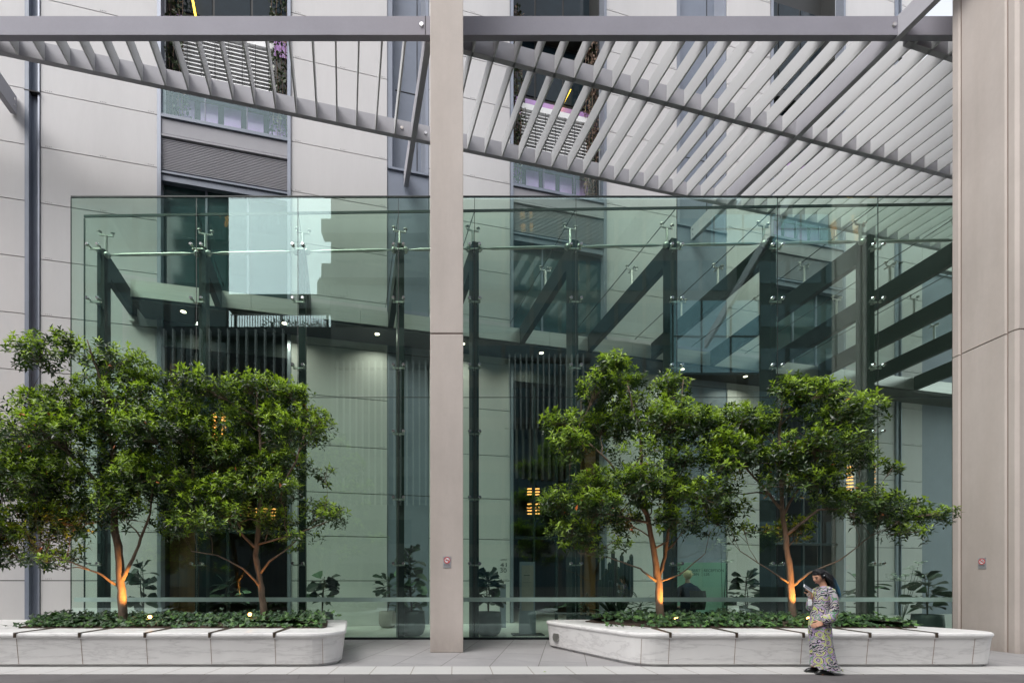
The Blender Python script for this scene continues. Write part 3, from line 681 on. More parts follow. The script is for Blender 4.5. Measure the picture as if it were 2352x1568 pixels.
# ------------------------------------------------------------------ trees
def leaf(mb, p, d, nrm, L, wd, mi):
    s = d.cross(nrm).normalized(); mb.mi = mi; n2 = s.cross(d)
    mb.add([p, p+d*L*.45+s*wd+n2*wd*.5, p+d*L-n2*L*.12, p+d*L*.45-s*wd+n2*wd*.5, p+d*L*.5], [(0, 4, 1), (1, 4, 2), (2, 4, 3), (3, 4, 0)])
def crown_tree(base, trunks, clusters, d0, label, seed, dens=1.0, bright=.36):
    rnd = random.Random(seed); root = W(*base, d0); root.z = .6
    t = thing('planted_tree', root, label, 'tree', 'trees in the marble planters')
    tb = MB(); paths = []
    for path in trunks:
        pts = [W(x, y, d0+dd) for x, y, dd, r in path]; rs = [r for *_, r in path]
        ps, rr = [], []
        for i in range(len(pts)-1):
            for j in range(5):
                q = j/5; ps.append(pts[i].lerp(pts[i+1], q)+Vector((rnd.uniform(-1, 1), rnd.uniform(-1, 1), 0))*.012); rr.append((rs[i]*(1-q)+rs[i+1]*q)*rnd.uniform(.94, 1.07))
        ps.append(pts[-1]); rr.append(rs[-1]); tb.tube(ps, [q*.86 for q in rr], 10); paths += list(zip(ps, rr))
    br = tb; cm = MB()
    hs = [p for p, r in paths]
    for cl in clusters:
        cx, cy, rx, ry = cl[:4]; sp = cl[4] if len(cl) > 4 else 1.0
        c = W(cx, cy, d0); c.y += rnd.uniform(-1, 1)*.75; c.x = c.x; R = Vector((rx/F*d0, min(.75, max(rx, ry)/F*d0), ry/F*d0))
        st = min((p for p in paths), key=lambda p: (p[0]-(c-Z*.5)).length+max(0, p[0].z-c.z+.15)*3)
        m1 = st[0].lerp(c, .5)+Vector((rnd.uniform(-.12, .12), rnd.uniform(-.12, .12), rnd.uniform(-.1, .15)))
        ln = (c-st[0]).length; r0 = min(st[1]*.6, .012+.012*ln)
        br.tube([st[0], st[0].lerp(m1, .5)+Vector((rnd.uniform(-.05, .05), 0, rnd.uniform(-.05, .05))), m1, c], [r0, r0*.8, r0*.55, .007], 6)
        n = max(6, int(rx*ry*PI/56*sp*dens))
        for i in range(n):
            v = Vector((rnd.gauss(0, 1), rnd.gauss(0, 1), rnd.gauss(0, 1))).normalized()*(rnd.random()**.45)
            if rnd.random() < .35: v.z = abs(v.z)
            p = c+Vector((v.x*R.x, v.y*R.y, v.z*R.z))*1.13
            if i % 6 == 0: br.tube([m1.lerp(c, rnd.uniform(.2, 1)), c.lerp(p, .6)+Vector((0, 0, rnd.uniform(-.06, .02))), p], [.0065, .005, .003], 4, False)
            ax = (v*.6+Vector((rnd.gauss(0, .4), rnd.gauss(0, .4), .75))).normalized()
            a = ax.orthogonal().normalized(); b = ax.cross(a)
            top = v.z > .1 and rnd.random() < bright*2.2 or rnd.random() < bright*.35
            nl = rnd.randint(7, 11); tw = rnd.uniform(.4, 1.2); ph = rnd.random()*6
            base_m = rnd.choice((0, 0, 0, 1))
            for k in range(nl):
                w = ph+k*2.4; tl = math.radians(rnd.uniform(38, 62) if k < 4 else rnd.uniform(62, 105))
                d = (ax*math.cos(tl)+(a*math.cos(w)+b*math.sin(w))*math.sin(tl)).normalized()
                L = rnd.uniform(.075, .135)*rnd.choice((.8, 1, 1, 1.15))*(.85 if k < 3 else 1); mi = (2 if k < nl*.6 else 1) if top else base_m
                if rnd.random() < .002: mi = 3
                leaf(cm, p-ax*.15*(k/nl)*tw, d, (ax-d*ax.dot(d)), L, L*rnd.uniform(.16, .23), mi)
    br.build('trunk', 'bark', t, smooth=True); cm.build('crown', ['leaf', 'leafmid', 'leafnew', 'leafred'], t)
    return t
crown_tree((283, 1425), [[(285, 1440, 0, .10), (280, 1370, 0, .085), (275, 1290, 0, .082), (262, 1200, 0, .075), (262, 1050, .1, .055), (240, 900, .1, .03), (200, 780, 0, .012)],
    [(283, 1330, 0, .05), (310, 1270, -.1, .032), (345, 1180, -.2, .022), (355, 1060, -.2, .012)],
    [(272, 1345, 0, .035), (225, 1315, -.2, .022), (150, 1285, -.3, .014), (90, 1270, -.3, .008)],
    [(265, 1150, 0, .05), (170, 1050, -.2, .03), (90, 950, -.2, .015), (50, 910, -.2, .008)]],
   [(152, 785, 26, 30, 1.2), (120, 828, 55, 42), (225, 812, 85, 42), (292, 852, 55, 45), (85, 928, 72, 46), (210, 915, 110, 55), (305, 955, 45, 50, .5), (50, 1020, 60, 60), (160, 1020, 90, 55), (250, 1060, 80, 60), (35, 1130, 60, 60),
    (130, 1115, 70, 50), (250, 1150, 70, 50, .8), (335, 1090, 50, 50), (25, 1225, 50, 60), (95, 1235, 70, 50, .45), (190, 1200, 70, 50, .45), (310, 1180, 50, 50, .35), (-50, 1130, 60, 110), (15, 1275, 40, 25, .8), (150, 1290, 70, 20, .3), (60, 1080, 60, 50), (180, 1110, 60, 50), (-20, 1010, 50, 50), (70, 1180, 60, 50), (330, 900, 30, 30, .6), (170, 970, 70, 45), (0, 1240, 50, 40), (130, 1180, 70, 45), (60, 1270, 70, 30, .7), (300, 1110, 55, 45), (345, 1010, 45, 45), (240, 990, 60, 45)],
   9.4, 'tallest leafy tree with orange lit trunk at the far left of the left planter', 11, dens=.85, bright=.36)
crown_tree((606, 1415), [[(610, 1435, 0, .085), (600, 1350, 0, .07), (588, 1275, 0, .062), (596, 1180, 0, .055), (600, 1050, .1, .035), (590, 900, .1, .015)],
    [(602, 1350, 0, .03), (560, 1305, -.2, .02), (500, 1275, -.3, .014), (440, 1265, -.3, .008)],
    [(590, 1260, 0, .035), (520, 1190, -.2, .025), (440, 1120, -.3, .012)], [(600, 1200, 0, .035), (680, 1060, 0, .02), (710, 960, 0, .01)],
    [(592, 1250, 0, .025), (680, 1225, -.2, .016), (760, 1195, -.3, .008)]],
   [(590, 845, 30, 26, 1.2), (555, 880, 70, 36), (480, 900, 70, 40), (655, 890, 50, 40), (415, 960, 65, 50), (540, 950, 90, 50), (640, 960, 80, 50), (710, 960, 42, 45), (395, 1050, 60, 50), (500, 1050, 90, 60), (620, 1050, 80, 50), (740, 1000, 20, 30, .5),
    (440, 1130, 70, 45), (540, 1140, 60, 45), (622, 1195, 50, 40, .9), (380, 1170, 50, 50, .4), (715, 1165, 50, 36, .7), (780, 1190, 34, 26, .7), (690, 1235, 60, 28, .35), (500, 1215, 60, 36, .35), (740, 1080, 24, 30, .35), (560, 1010, 80, 40), (450, 1000, 60, 45), (590, 1090, 60, 40), (360, 1110, 50, 50, .7), (680, 1010, 45, 40), (480, 1170, 60, 36, .6), (370, 1010, 45, 50), (420, 1200, 60, 40, .5), (560, 1190, 60, 36, .6), (650, 1130, 50, 36)],
   9.6, 'round topped tree with plain brown trunk at the right end of the left planter', 12, dens=.95, bright=.36)
crown_tree((1516, 1418), [[(1518, 1440, 0, .095), (1513, 1340, 0, .08), (1497, 1240, 0, .06), (1480, 1150, 0, .05), (1470, 1000, .1, .03), (1440, 880, .1, .014)],
    [(1512, 1335, 0, .05), (1530, 1265, .1, .04), (1545, 1130, .1, .03), (1560, 980, .1, .016), (1570, 870, .1, .008)],
    [(1508, 1335, 0, .03), (1470, 1305, -.2, .02), (1400, 1280, -.3, .012), (1330, 1270, -.3, .007)], [(1514, 1335, 0, .025), (1560, 1320, -.2, .016), (1620, 1270, -.3, .008)],
    [(1485, 1180, 0, .04), (1400, 1060, -.2, .022), (1310, 980, -.2, .01)], [(1490, 1200, 0, .03), (1400, 1180, -.3, .018), (1290, 1180, -.3, .008)]],
   [(1388, 862, 36, 32, 1.1), (1455, 855, 40, 30, .9), (1565, 862, 46, 30), (1375, 900, 55, 40), (1460, 920, 70, 45), (1575, 925, 60, 40), (1300, 962, 52, 38), (1400, 970, 80, 45), (1520, 980, 80, 50), (1612, 980, 46, 45), (1290, 1045, 46, 40),
    (1450, 1060, 60, 40, .4), (1560, 1065, 60, 40, .6), (1370, 1115, 65, 42), (1500, 1125, 70, 38), (1620, 1090, 36, 40, .5), (1268, 1160, 46, 38), (1315, 1220, 60, 36), (1440, 1190, 52, 38), (1570, 1150, 60, 38, .8), (1525, 1195, 50, 32, .8), (1375, 1262, 50, 26, .35), (1610, 1200, 40, 30, .3), (1640, 1030, 40, 40), (1440, 1120, 60, 40), (1350, 1170, 55, 38), (1590, 1110, 50, 36)],
   9.6, 'flat topped leafy tree with orange lit trunk at the left of the right planter', 13)
crown_tree((1819, 1410), [[(1821, 1435, 0, .08), (1815, 1320, 0, .065), (1805, 1240, 0, .055), (1795, 1150, 0, .045), (1790, 1000, .1, .028), (1800, 900, .1, .012)],
    [(1820, 1345, 0, .03), (1860, 1315, -.1, .022), (1930, 1285, -.2, .016), (2000, 1230, -.3, .008)], [(1815, 1340, 0, .022), (1770, 1310, -.2, .014), (1700, 1265, -.3, .008)],
    [(1805, 1230, 0, .035), (1880, 1170, -.3, .022), (1990, 1165, -.4, .012)], [(1797, 1170, 0, .035), (1720, 1080, 0, .02), (1680, 990, 0, .01)], [(1800, 1180, 0, .03), (1870, 1060, 0, .018), (1950, 980, 0, .008)]],
   [(1800, 902, 42, 32, 1.1), (1842, 930, 60, 40), (1760, 960, 70, 45), (1880, 980, 70, 45), (1690, 970, 55, 38), (1962, 950, 36, 22), (1725, 1035, 80, 45, .9), (1830, 1045, 80, 45), (1930, 1040, 60, 38), (2008, 1040, 42, 28), (1680, 1110, 60, 40, .6),
    (1780, 1115, 80, 30, .4), (1655, 1190, 48, 40, .5), (1915, 1160, 70, 34), (2000, 1172, 70, 34), (2080, 1192, 60, 28), (2140, 1170, 30, 14, 1.2), (1868, 1205, 44, 32, .9), (1720, 1215, 60, 28, .3), (2050, 1225, 50, 18, .5), (1980, 1090, 30, 20, .4), (1960, 1130, 50, 24), (1660, 1050, 50, 42), (1880, 1100, 60, 34), (1780, 1060, 70, 40), (2120, 1185, 40, 20), (1690, 1160, 50, 36, .7)],
   9.6, 'wide leafy tree with a long low right branch and orange lit trunk behind the woman', 14, bright=.32)
# ------------------------------------------------------------------ uplights
def uplight(px, py, d, target, label, power, lens_to):
    c = W(px, py, d); t = thing('garden_spotlight', c, label, 'garden light', 'garden spotlights under the trees')
    dr = (target-c).normalized(); vis = (lens_to-c).normalized()
    k = MB(); k.tube([c-vis*.09, c-vis*.02, c], [.035, .045, .05], 12); k.tube([Vector((c.x, c.y, .58)), c-vis*.05], .012, 6); k.build('housing', 'black', t)
    k = MB(); k.ball(c+vis*.012, .034, n=12, m=8); k.build('lens', 'lens', t, smooth=True)
    l = bpy.data.lights.new('uplight', 'SPOT'); l.energy = power; l.color = (1, .42, .10); l.spot_size = math.radians(50); l.spot_blend = .7; l.shadow_soft_size = .03
    o = bpy.data.objects.new('uplight', l); C.objects.link(o); o.parent = t; o.location = dr*.08
    o.rotation_euler = dr.to_track_quat('-Z', 'Y').to_euler()
cam_p = Vector((0, 0, CH))
uplight(344, 1416, 9.1, W(277, 1340, 9.4), 'glowing orange spotlight in the ivy beside the far left tree trunk', 130, cam_p)
uplight(574, 1410, 9.3, W(600, 1150, 9.6), 'glowing orange spotlight in the ivy just left of the second tree trunk', 14, cam_p)
uplight(1554, 1421, 9.15, W(1514, 1340, 9.6), 'small garden spotlight in the ivy right of the third tree trunk', 80, W(1514, 1340, 9.6))
uplight(1858, 1421, 9.15, W(1818, 1340, 9.6), 'small garden spotlight in the ivy at the foot of the tree behind the woman', 80, W(1818, 1340, 9.6))
exec_people = True
# ------------------------------------------------------------------ potted plants and furniture inside the hall
def bigleaf(mb, p, d, L, wd, mi=0):
    d = d.normalized(); s = d.cross(Z).normalized(); n = s.cross(d); mb.mi = mi
    w_ = random.uniform(-1.1, 1.1); s, n = s*math.cos(w_)+n*math.sin(w_), n*math.cos(w_)-s*math.sin(w_)
    prof = [(0, .05), (.25, .55), (.55, .8), (.8, 1), (1, .5), (1.05, 0)]
    vs = []
    for q, w in prof:
        c = p+d*L*q-Z*L*.25*q*q
        vs += [c-s*wd*w+n*wd*w*.25, c, c+s*wd*w+n*wd*w*.25]
    fs = []
    for i in range(len(prof)-1):
        for j in (0, 1): fs.append((i*3+j, i*3+j+1, i*3+3+j+1, i*3+3+j))
    mb.add(vs, fs)
def potted(px, base_y, d, potw, poth, top_y, spread, label, potm='pot', n=52, L=.34, wd=.165, lm=('figleaf', 'figpale'), pale=.05, low=0.15, seed=1, narrow=False):
    rnd = random.Random(seed); c = W(px, base_y, d); c.z = .003; H = CH-(top_y-HZ)/F*d
    t = thing('potted_plant', c, label, 'plant', 'potted plants inside the glass hall')
    r = potw/2; k = MB(); k.lathe(c, [(r*.5, 0), (r*.68, .02), (r*.86, poth*.12), (r*.98, poth*.3), (r, poth*.5), (r*.96, poth*.8), (r*.93, poth), (r*.86, poth), (r*.84, poth*.9)], 28); k.build('pot', potm, t, smooth=True)
    st = MB(); fo = MB(); heads = [(c+Z*poth*.9, c+Vector((rnd.uniform(-.1, .1), 0, H*.96-c.z))) for _ in range(2)]
    for a, b in heads: st.tube([a, a.lerp(b, .5)+Vector((rnd.uniform(-.06, .06), 0, 0)), b], [.018, .014, .008], 6)
    for i in range(n):
        a, b = rnd.choice(heads); q = low+(1-low)*rnd.random()**.8; p = a.lerp(b, q)
        w = rnd.random()*2*PI; up = rnd.uniform(-.25, .8) if q < .9 else rnd.uniform(.4, 1.5)
        dr = Vector((math.cos(w), math.sin(w), up)); sc = spread*(1-.35*q) ; rad = rnd.uniform(.1, 1)*sc
        e = p+Vector((math.cos(w), math.sin(w), .2))*rad*.55; st.tube([p, e], [.007, .004], 4, False)
        e.y = min(max(e.y, GD+.15), 30)
        if e.y+dr.y*L < GD+.12: dr.y = abs(dr.y)*.3
        bigleaf(fo, e, dr, L*rnd.uniform(.7, 1.15), wd*rnd.uniform(.75, 1.1), 1 if rnd.random() < pale else 0)
    st.build('stem', 'brown', t); fo.build('foliage', list(lm), t, smooth=False)
potted(1122, 1462, 12.75, .70, .64, 1318, .34, 'fiddle leaf fig in a dark round pot just right of the square column', seed=3, low=.25)
potted(946, 1462, 12.75, .72, .66, 1255, .42, 'tall bushy plant in a dark blue pot just left of the square column', n=80, seed=4, low=.0, pale=.35, L=.30, wd=.14)
potted(890, 1437, 15.0, .55, .52, 1325, .5, 'drooping plant in a pale clay pot against the white wall', 'potlight', n=34, L=.42, wd=.10, seed=5)
potted(740, 1440, 13.0, .62, .60, 1318, .42, 'fiddle leaf fig in a black pot behind the end of the left planter', seed=6, n=34, low=.2)
potted(330, 1440, 13.0, .62, .55, 1290, .42, 'broad leaved plant behind the orange trunk of the far left tree', seed=7, n=34)
potted(525, 1440, 14.0, .6, .5, 1330, .6, 'spreading palm like plant in the dark doorway behind the left planter', seed=8, n=26, L=.5, wd=.08, pale=.2)
potted(1715, 1440, 13.4, .6, .5, 1318, .6, 'dark broad leaved plant right of the pale green reception panel', seed=9, n=40, L=.38, wd=.13)
potted(1985, 1440, 13.2, .6, .5, 1330, .5, 'strappy dark plant in the hall just behind the woman', seed=10, n=30, L=.45, wd=.05, pale=.2)
potted(2130, 1440, 13.0, .7, .55, 1322, .6, 'large leaved plant at the right end of the glass hall', seed=21, n=40, L=.38, wd=.13, pale=.15)
potted(1345, 1440, 13.2, .6, .5, 1375, .5, 'spiky grass like plant left of the tall cactus', seed=22, n=34, L=.5, wd=.025, pale=.4)
potted(1465, 1440, 13.0, .5, .45, 1380, .45, 'low spiky plant right of the tall cactus', seed=23, n=30, L=.45, wd=.025, pale=.4)
c = W(1412, 1440, 13.3); c.z = .003
t = thing('cactus', c, 'tall dark many armed cactus behind the third tree', 'cactus'); rnd = random.Random(5)
k = MB(); k.lathe(c, [(.25, 0), (.36, .1), (.4, .5), (.36, .5)], 20); k.build('pot', 'pot', t, smooth=True); k = MB()
for i, (x, ty) in enumerate(((1385, 1275), (1378, 1330), (1392, 1305), (1400, 1290), (1408, 1262), (1414, 1280), (1420, 1300), (1428, 1272), (1436, 1290), (1444, 1285), (1450, 1272), (1430, 1325), (1402, 1330))):
    b = W(x, ty, 13.3+rnd.uniform(-.25, .25)); a = c+Vector((rnd.uniform(-.15, .15), rnd.uniform(-.1, .1), .5)); m1 = Vector((b.x, b.y, a.z+.35*(b.z-a.z)))
    k.tube([a, a.lerp(m1, .6)-Z*.03, m1, b-Z*.06, b], [.05, .055, .06, .055, .02], 8)
k.build('arm', 'cactus', t)
# white orchids
for x, y, lab in ((2070, 1300, 'white orchid sprays in the hall at the right'), (1660, 1275, 'fine white orchid stem between the two right hand trees')):
    b = W(x, 1440, 13.0); b.z = .003
    t = thing('orchid', b, lab, 'flower', 'orchids inside the hall'); k = MB(); kp = MB(); rnd = random.Random(x)
    kq = MB(); kq.lathe(b, [(.1, 0), (.16, .05), (.18, .3), (.15, .3)], 16); kq.build('pot', 'pot', t, smooth=True)
    for j in range(6 if x > 2000 else 3):
        e = W(x+rnd.uniform(-45, 45)*(1 if x > 2000 else .5), y+rnd.uniform(-30, 40), 13.0); k.tube([b+Z*.28, b.lerp(e, .6)+Z*.1, e], [.008, .006, .004], 5)
        for q in range(12):
            p = e+Vector((rnd.gauss(0, .07), rnd.gauss(0, .05), rnd.gauss(0, .035)))
            for w in range(3): bigleaf(kp, p, Vector((math.cos(w*2.1), math.sin(w*2.1), .4)), .05, .02)
    k.build('stem', 'figleaf', t); kp.build('flower_head', 'petal', t)
# totem directory, card reader post, reception panel
b = W(1211, 1450, 13.0); b.z = .003
t = thing('information_totem', b, 'slim grey information totem on a dark base plate behind the right planter', 'totem')
MB().box(b.x-.42, b.x+.42, b.y-.3, b.y+.22, .003, .03).build('base_plate', 'frame', t)
MB().box(b.x-.22, b.x+.22, b.y-.08, b.y+.08, .03, .62).build('plinth', 'bluegrey', t)
MB().box(b.x-.2, b.x+.2, b.y-.05, b.y+.05, .62, 1.98).build('frame', 'bluegrey', t)
MB().box(b.x-.16, b.x+.16, b.y-.056, b.y-.0501, .66, 1.88).build('screen', 'potlight', t)
k = MB(); k.box(b.x-.1, b.x+.06, b.y-.058, b.y-.0565, 1.60, 1.62); k.box(b.x-.12, b.x+.1, b.y-.058, b.y-.0565, 1.42, 1.425); k.build('printed_lines', 'greygreen', t)
b = W(1155, 1438, 15.0); b.z = .003
t = thing('card_reader_post', b, 'thin dark card reader post behind the fiddle leaf fig', 'card reader')
MB().box(b.x-.09, b.x+.09, b.y-.06, b.y+.06, 0.003, 1.2).build('post', 'bluegrey', t); MB().obox(b+Z*1.26-Vector((0, .05, 0)), Vector((.09, 0, 0)), Vector((0, -.02, .1)), Vector((0, .015, .004))).build('screen', 'screen', t)
num = thing('level_numbers', FP(SX(1158), .01, 1.5), 'small black level numbers 41 and 30 on the white wall above the fig', 'wall numbers')
for tx, x0, x1, y, hh in (('LEVELS', 1150, 1164, 1286, 3), ('41', 1149, 1164, 1301, 9.5), ('30', 1149, 1164, 1314, 9.5)):
    sa = SX(x0); d = FP(sa, .01, 0).y; text('figures', tx, FP(sa, .004, CH-(y-HZ)/F*d), hh/F*d, (x1-x0)/F*d*1.02, U, Z, 'greygreen', num)
sa = SX(1149); d = FP(sa, .01, 0).y; k = MB(); k.fb(sa, sa+.22, .001, .006, CH-(1304-HZ)/F*d, CH-(1303.2-HZ)/F*d); k.build('rule', 'greygreen', num)
D_ = 13.9
pa, pb = W(1546, 1291, D_), W(1668, 1291, D_)
t = thing('reception_screen', ((pa.x+pb.x)/2, D_, 0), 'pale green glass reception screen with dark lettering behind the seated receptionist', 'screen')
MB().box(pa.x, pb.x, D_, D_+.03, .003, pa.z).build('glass_panel', 'recep', t)
MB().box(pb.x+.001, pb.x+.03, D_-.02, D_+.05, .003, pa.z).build('edge_post', 'frame', t)
def rt(tx, x0, x1, ybase, hh):
    o = W(x0, ybase, D_); text('lettering', tx, (o.x, D_-.0005, o.z), hh/F*D_, (x1-x0)/F*D_, (1, 0, 0), Z, 'greygreen', t)
rt('GILBERT', 1575, 1608.5, 1312.5, 6.2); rt('TOBIN', 1582, 1605, 1321, 6); rt('RECEPTION', 1617, 1662, 1312.5, 6.2); rt('L35', 1617, 1629.5, 1321, 6)
k = MB()
for x in (1570.5, 1612.5): a = W(x, 1323, D_); b_ = W(x, 1304, D_); k.box(a.x-.004, a.x+.004, D_-.003, D_-.001, a.z, b_.z)
k.build('divider', 'greygreen', t)
k = MB()
o = W(1559, 1316, D_); sc = .075
for ang0, ang1, r in ((60, 330, 1.0),):
    n = 16
    for i in range(n):
        a, b_ = math.radians(ang0+(ang1-ang0)*i/n), math.radians(ang0+(ang1-ang0)*(i+1)/n)
        k.prism([o+Vector((math.cos(w)*q*sc, -.003, math.sin(w)*q*sc*1.05)) for q, w in ((.55, a), (1.05, a), (1.05, b_), (.55, b_))], (0, .002, 0))
k.box(o.x, o.x+.09, D_-.003, D_-.001, o.z-.005, o.z+.03); k.prism([o+Vector((x*sc, -.003, z*sc)) for x, z in ((-.3, 1.2), (.3, 1.6), (.8, 2.6), (.2, 2.2))], (0, .002, 0)); k.prism([o+Vector((x*sc, -.003, z*sc)) for x, z in ((-.9, 1.2), (-.6, 1.4), (-.1, 2.2), (-.6, 1.9))], (0, .002, 0))
k.build('emblem', 'greygreen', t)
# pendant lights of stacked amber rings
def pendant(px, y0, y1, d, cols, label, gap=7.0, w=11):
    a = W(px, y0, d); t = thing('pendant_light', (a.x, d, a.z), label, 'pendant light', 'amber pendant lights in the lobby')
    k = MB(); r = MB()
    for i in range(cols):
        x = px+(i-(cols-1)/2)*18; top = W(x, y0, d)
        k.tube([(top.x, d, 8.88), (top.x, d, W(x, y1, d).z)], .008, 5); y = y0
        while y < y1:
            c = W(x+random.uniform(-.6, .6), y, d); r.lathe(c, [(.02, -.01), (w/F*d/2, -.013), (w/F*d/2, .009), (.02, .013)], 12); y += (gap+1.5)*random.uniform(.9, 1.1)
    k.build('cable', 'black', t); r.build('glowing_ring', 'amber', t)
pendant(1225, 1122, 1137, 18.6, 2, 'upper short pair of glowing amber ring stacks right of the square column', 5); pendant(1225, 1157, 1183, 18.6, 2, 'lower pair of glowing amber ring stacks right of the square column', 6)
pendant(1362, 1008, 1112, 19.0, 3, 'triple stack of glowing amber rings behind the third tree', 5.5)
pendant(1952, 1072, 1130, 18.5, 1, 'left of two amber ring strings behind the rightmost tree', 6, 13); pendant(2004, 1068, 1132, 18.5, 1, 'right of two amber ring strings behind the rightmost tree', 6, 11)
pendant(495, 950, 1035, 16.5, 3, 'amber ring stacks glowing through the crown of the second tree', 6); pendant(610, 1168, 1195, 16.0, 3, 'small cluster of amber rings glowing low behind the second tree', 6)
# ------------------------------------------------------------------ opposite side of the street (seen mirrored in the glass)
def opp(px, y, D=16.): 
    d = 2*GD+D; return (px-PX)/F*d, CH+(HZ-y)/F*d
def opp_block(x0, x1, y0, y1, z0, z1, label, wm, floor_h=3.6, bay=1.6, win='opblue', wfrac=.6):
    t = thing('opposite_building', ((x0+x1)/2, y0, 0), label, 'building')
    MB().box(x0, x1, y1, y0, z0, z1).build('wall', wm, t)
    k = MB(); z = z0+1
    while z+floor_h < z1:
        x = x0+.4
        while x+bay < x1: k.box(x, x+bay*.86, y0+.02, y0+.06, z, z+floor_h*wfrac); x += bay
        z += floor_h
    k.build('window_band', win, t); return t
OY = -16.0
xg0, _ = opp(525, 0); xg1, zr1 = opp(760, 680); _, zr0 = opp(0, 712); _, zs = opp(0, 750)
t = thing('opposite_building', (xg0-10, OY-8, 0), 'dark green glazed tower across the street, left of the sky gap', 'building')
MB().prism([(-70, OY, 0), (xg0, OY, 0), (xg0*1.45, OY-18, 0), (-70, OY-18, 0)], (0, 0, 35)).build('wall', 'opdark', t)
k = MB()
for i in range(9):
    for j in range(18): k.box(xg0-2.2-i*2.6*1, xg0-.2-i*2.6, OY+.01, OY+.05, 1+j*3.6, 3.8+j*3.6) if j < 9 else None
k.build('window_band', 'tealglass', t)
t = thing('podium_building', ((xg0+xg1)/2, OY-6, 0), 'low podium across the street with white vertical fins and a roof terrace', 'building')
MB().box(xg0+.01, xg1-.01, OY-12, OY, 0, zs).build('wall', 'opdark', t)
MB().box(xg0+.01, xg1-.01, OY-.6, OY+.3, zr0, zr1).build('terrace_roof', 'opal', t)
k = MB()
for x in (xg0+.4, (xg0+xg1)/2, xg1-.4): k.box(x-.1, x+.1, OY-.5, OY-.35, zs, zr0)
k.build('terrace_post', 'opdark', t)
k = MB(); x = xg0+.2
while x < xg1-.2: k.box(x-.03, x+.03, OY-.1, OY-.04, zs, zs+1.0); x += .22
k.box(xg0+.1, xg1-.1, OY-.12, OY-.02, zs+1.0, zs+1.06); k.build('railing', 'opwhite', t)
hd = MB()
for i in range(380):
    p = Vector((random.uniform(xg0+2.5, xg1-.3), OY-.5+random.uniform(-.2, .2), zs+random.random()**1.4*.75)); a = Vector((random.gauss(0, 1), random.gauss(0, 1), random.gauss(0, 1))).normalized(); b = a.orthogonal().normalized()
    hd.add([p, p+a*.1+b*.07, p+a*.22, p+a*.1-b*.07], [(0, 1, 2, 3)])
tag(hd.build('terrace_hedge', 'leaf', loc=((xg0+xg1)/2, OY-.5, zs)), 'leafy hedge behind the railing of the podium terrace across the street', 'hedge')
xd0, zd0 = opp(730, 620, 17.5); xd1, _ = opp(835, 0, 17.5); cx = (xd0+xd1)/2; r = (xd1-xd0)/2
t = thing('rooftop_drum', (cx, OY-1.5, zr1), 'ribbed rooftop drum on the podium across the street', 'drum')
k = MB(); k.lathe((cx, OY-1.5, zr1), [(r*.9, 0), (r*.9, 1.6), (r*.7, 2.1), (.1, 2.3)], 32); k.build('shell', 'opal', t)
k = MB()
for i in range(36):
    w = 2*PI*i/36; dv = Vector((math.cos(w), math.sin(w), 0)); k.obox(Vector((cx, OY-1.5, zr1+.85))+dv*r*.95, dv*.1, Vector((-dv.y, dv.x, 0))*.03, Z*.85)
k.build('rib', 'opal', t)
t = opp_block(xg1, xg1+9, OY, OY-14, 0, 36, 'pale brown apartment tower across the street, right of the sky gap', 'opal', win='opdark', wfrac=.55, bay=2.2)
k = MB(); z = 26
while z < 34: k.box(xg1-.5, xg1+8, OY+.07, OY+1.1, z, z+1.15); z += 3.6
k.build('balcony', 'opal', t)
opp_block(xg1+9.4, 24, OY-1, OY-14, 0, 34, 'grey office block across the street with pale blue windows', 'opal', win='opblue', wfrac=.7, bay=2.4)
opp_block(24.4, 70, OY, OY-14, 0, 34, 'dark office block across the street at the far right', 'opdark', win='opblue', wfrac=.5, bay=3.0)
M['opsky'] = mat('sky_blue_glazing', (.30, .50, .58), .25, 0, .5, var=.12, vscale=.3)
for (x0, x1, y0, y1, lab) in ((1545, 1745, 690, 855, 'pale blue glazed corner of the office block across the street'), (2090, 2200, 688, 730, 'small pale blue glazed bay across the street at the far right'), (1640, 1905, 492, 560, 'long pale blue window band high across the street')):
    a, za = opp(x0, y0, 15.5); b, zb2 = opp(x1, y1, 15.5); t = thing('glazed_bay', ((a+b)/2, OY+.25, zb2), lab, 'glazed bay')
    MB().box(a, b, OY+.06, OY+.5, zb2, za).build('glazing', 'opsky', t); k = MB(); n_ = max(2, int((b-a)/1.9))
    for i in range(n_+1): k.box(a+(b-a)*i/n_-.06, a+(b-a)*i/n_+.06, OY+.5, OY+.56, zb2, za)
    k.box(a, b, OY+.501, OY+.54, (za+zb2)/2-.06, (za+zb2)/2+.06); k.build('glazing_bar', 'opdark', t)
# fin screens on the podium level
def finscreen(px0, px1, y0, y1, step, label):
    a, zt_ = opp(px0, y0, 15.2); b, zb_ = opp(px1, y1, 15.2)
    t = thing('fin_screen', ((a+b)/2, OY+.8, zb_), label, 'fin screen', 'white fin screens across the street')
    k = MB(); x = a
    while x < b:
        k.box(x-.05, x+.05, OY+.62, OY+.98, zb_, zt_); x += step*39/F
    k.build('blade', 'opwhite', t)
    k = MB(); k.box(a-.3, b+.3, OY+.1, OY+.6, zt_-.4, zt_-.1); k.box(a-.3, b+.3, OY+.1, OY+.6, zb_+.2, zb_+.5); k.build('rail', 'opdark', t)
finscreen(378, 660, 757, 870, 21, 'left short white fin screen on the podium across the street')
finscreen(775, 985, 830, 1160, 14.5, 'tall middle white fin screen on the podium across the street')
finscreen(1170, 1350, 815, 985, 13, 'right white fin screen on the office block across the street')
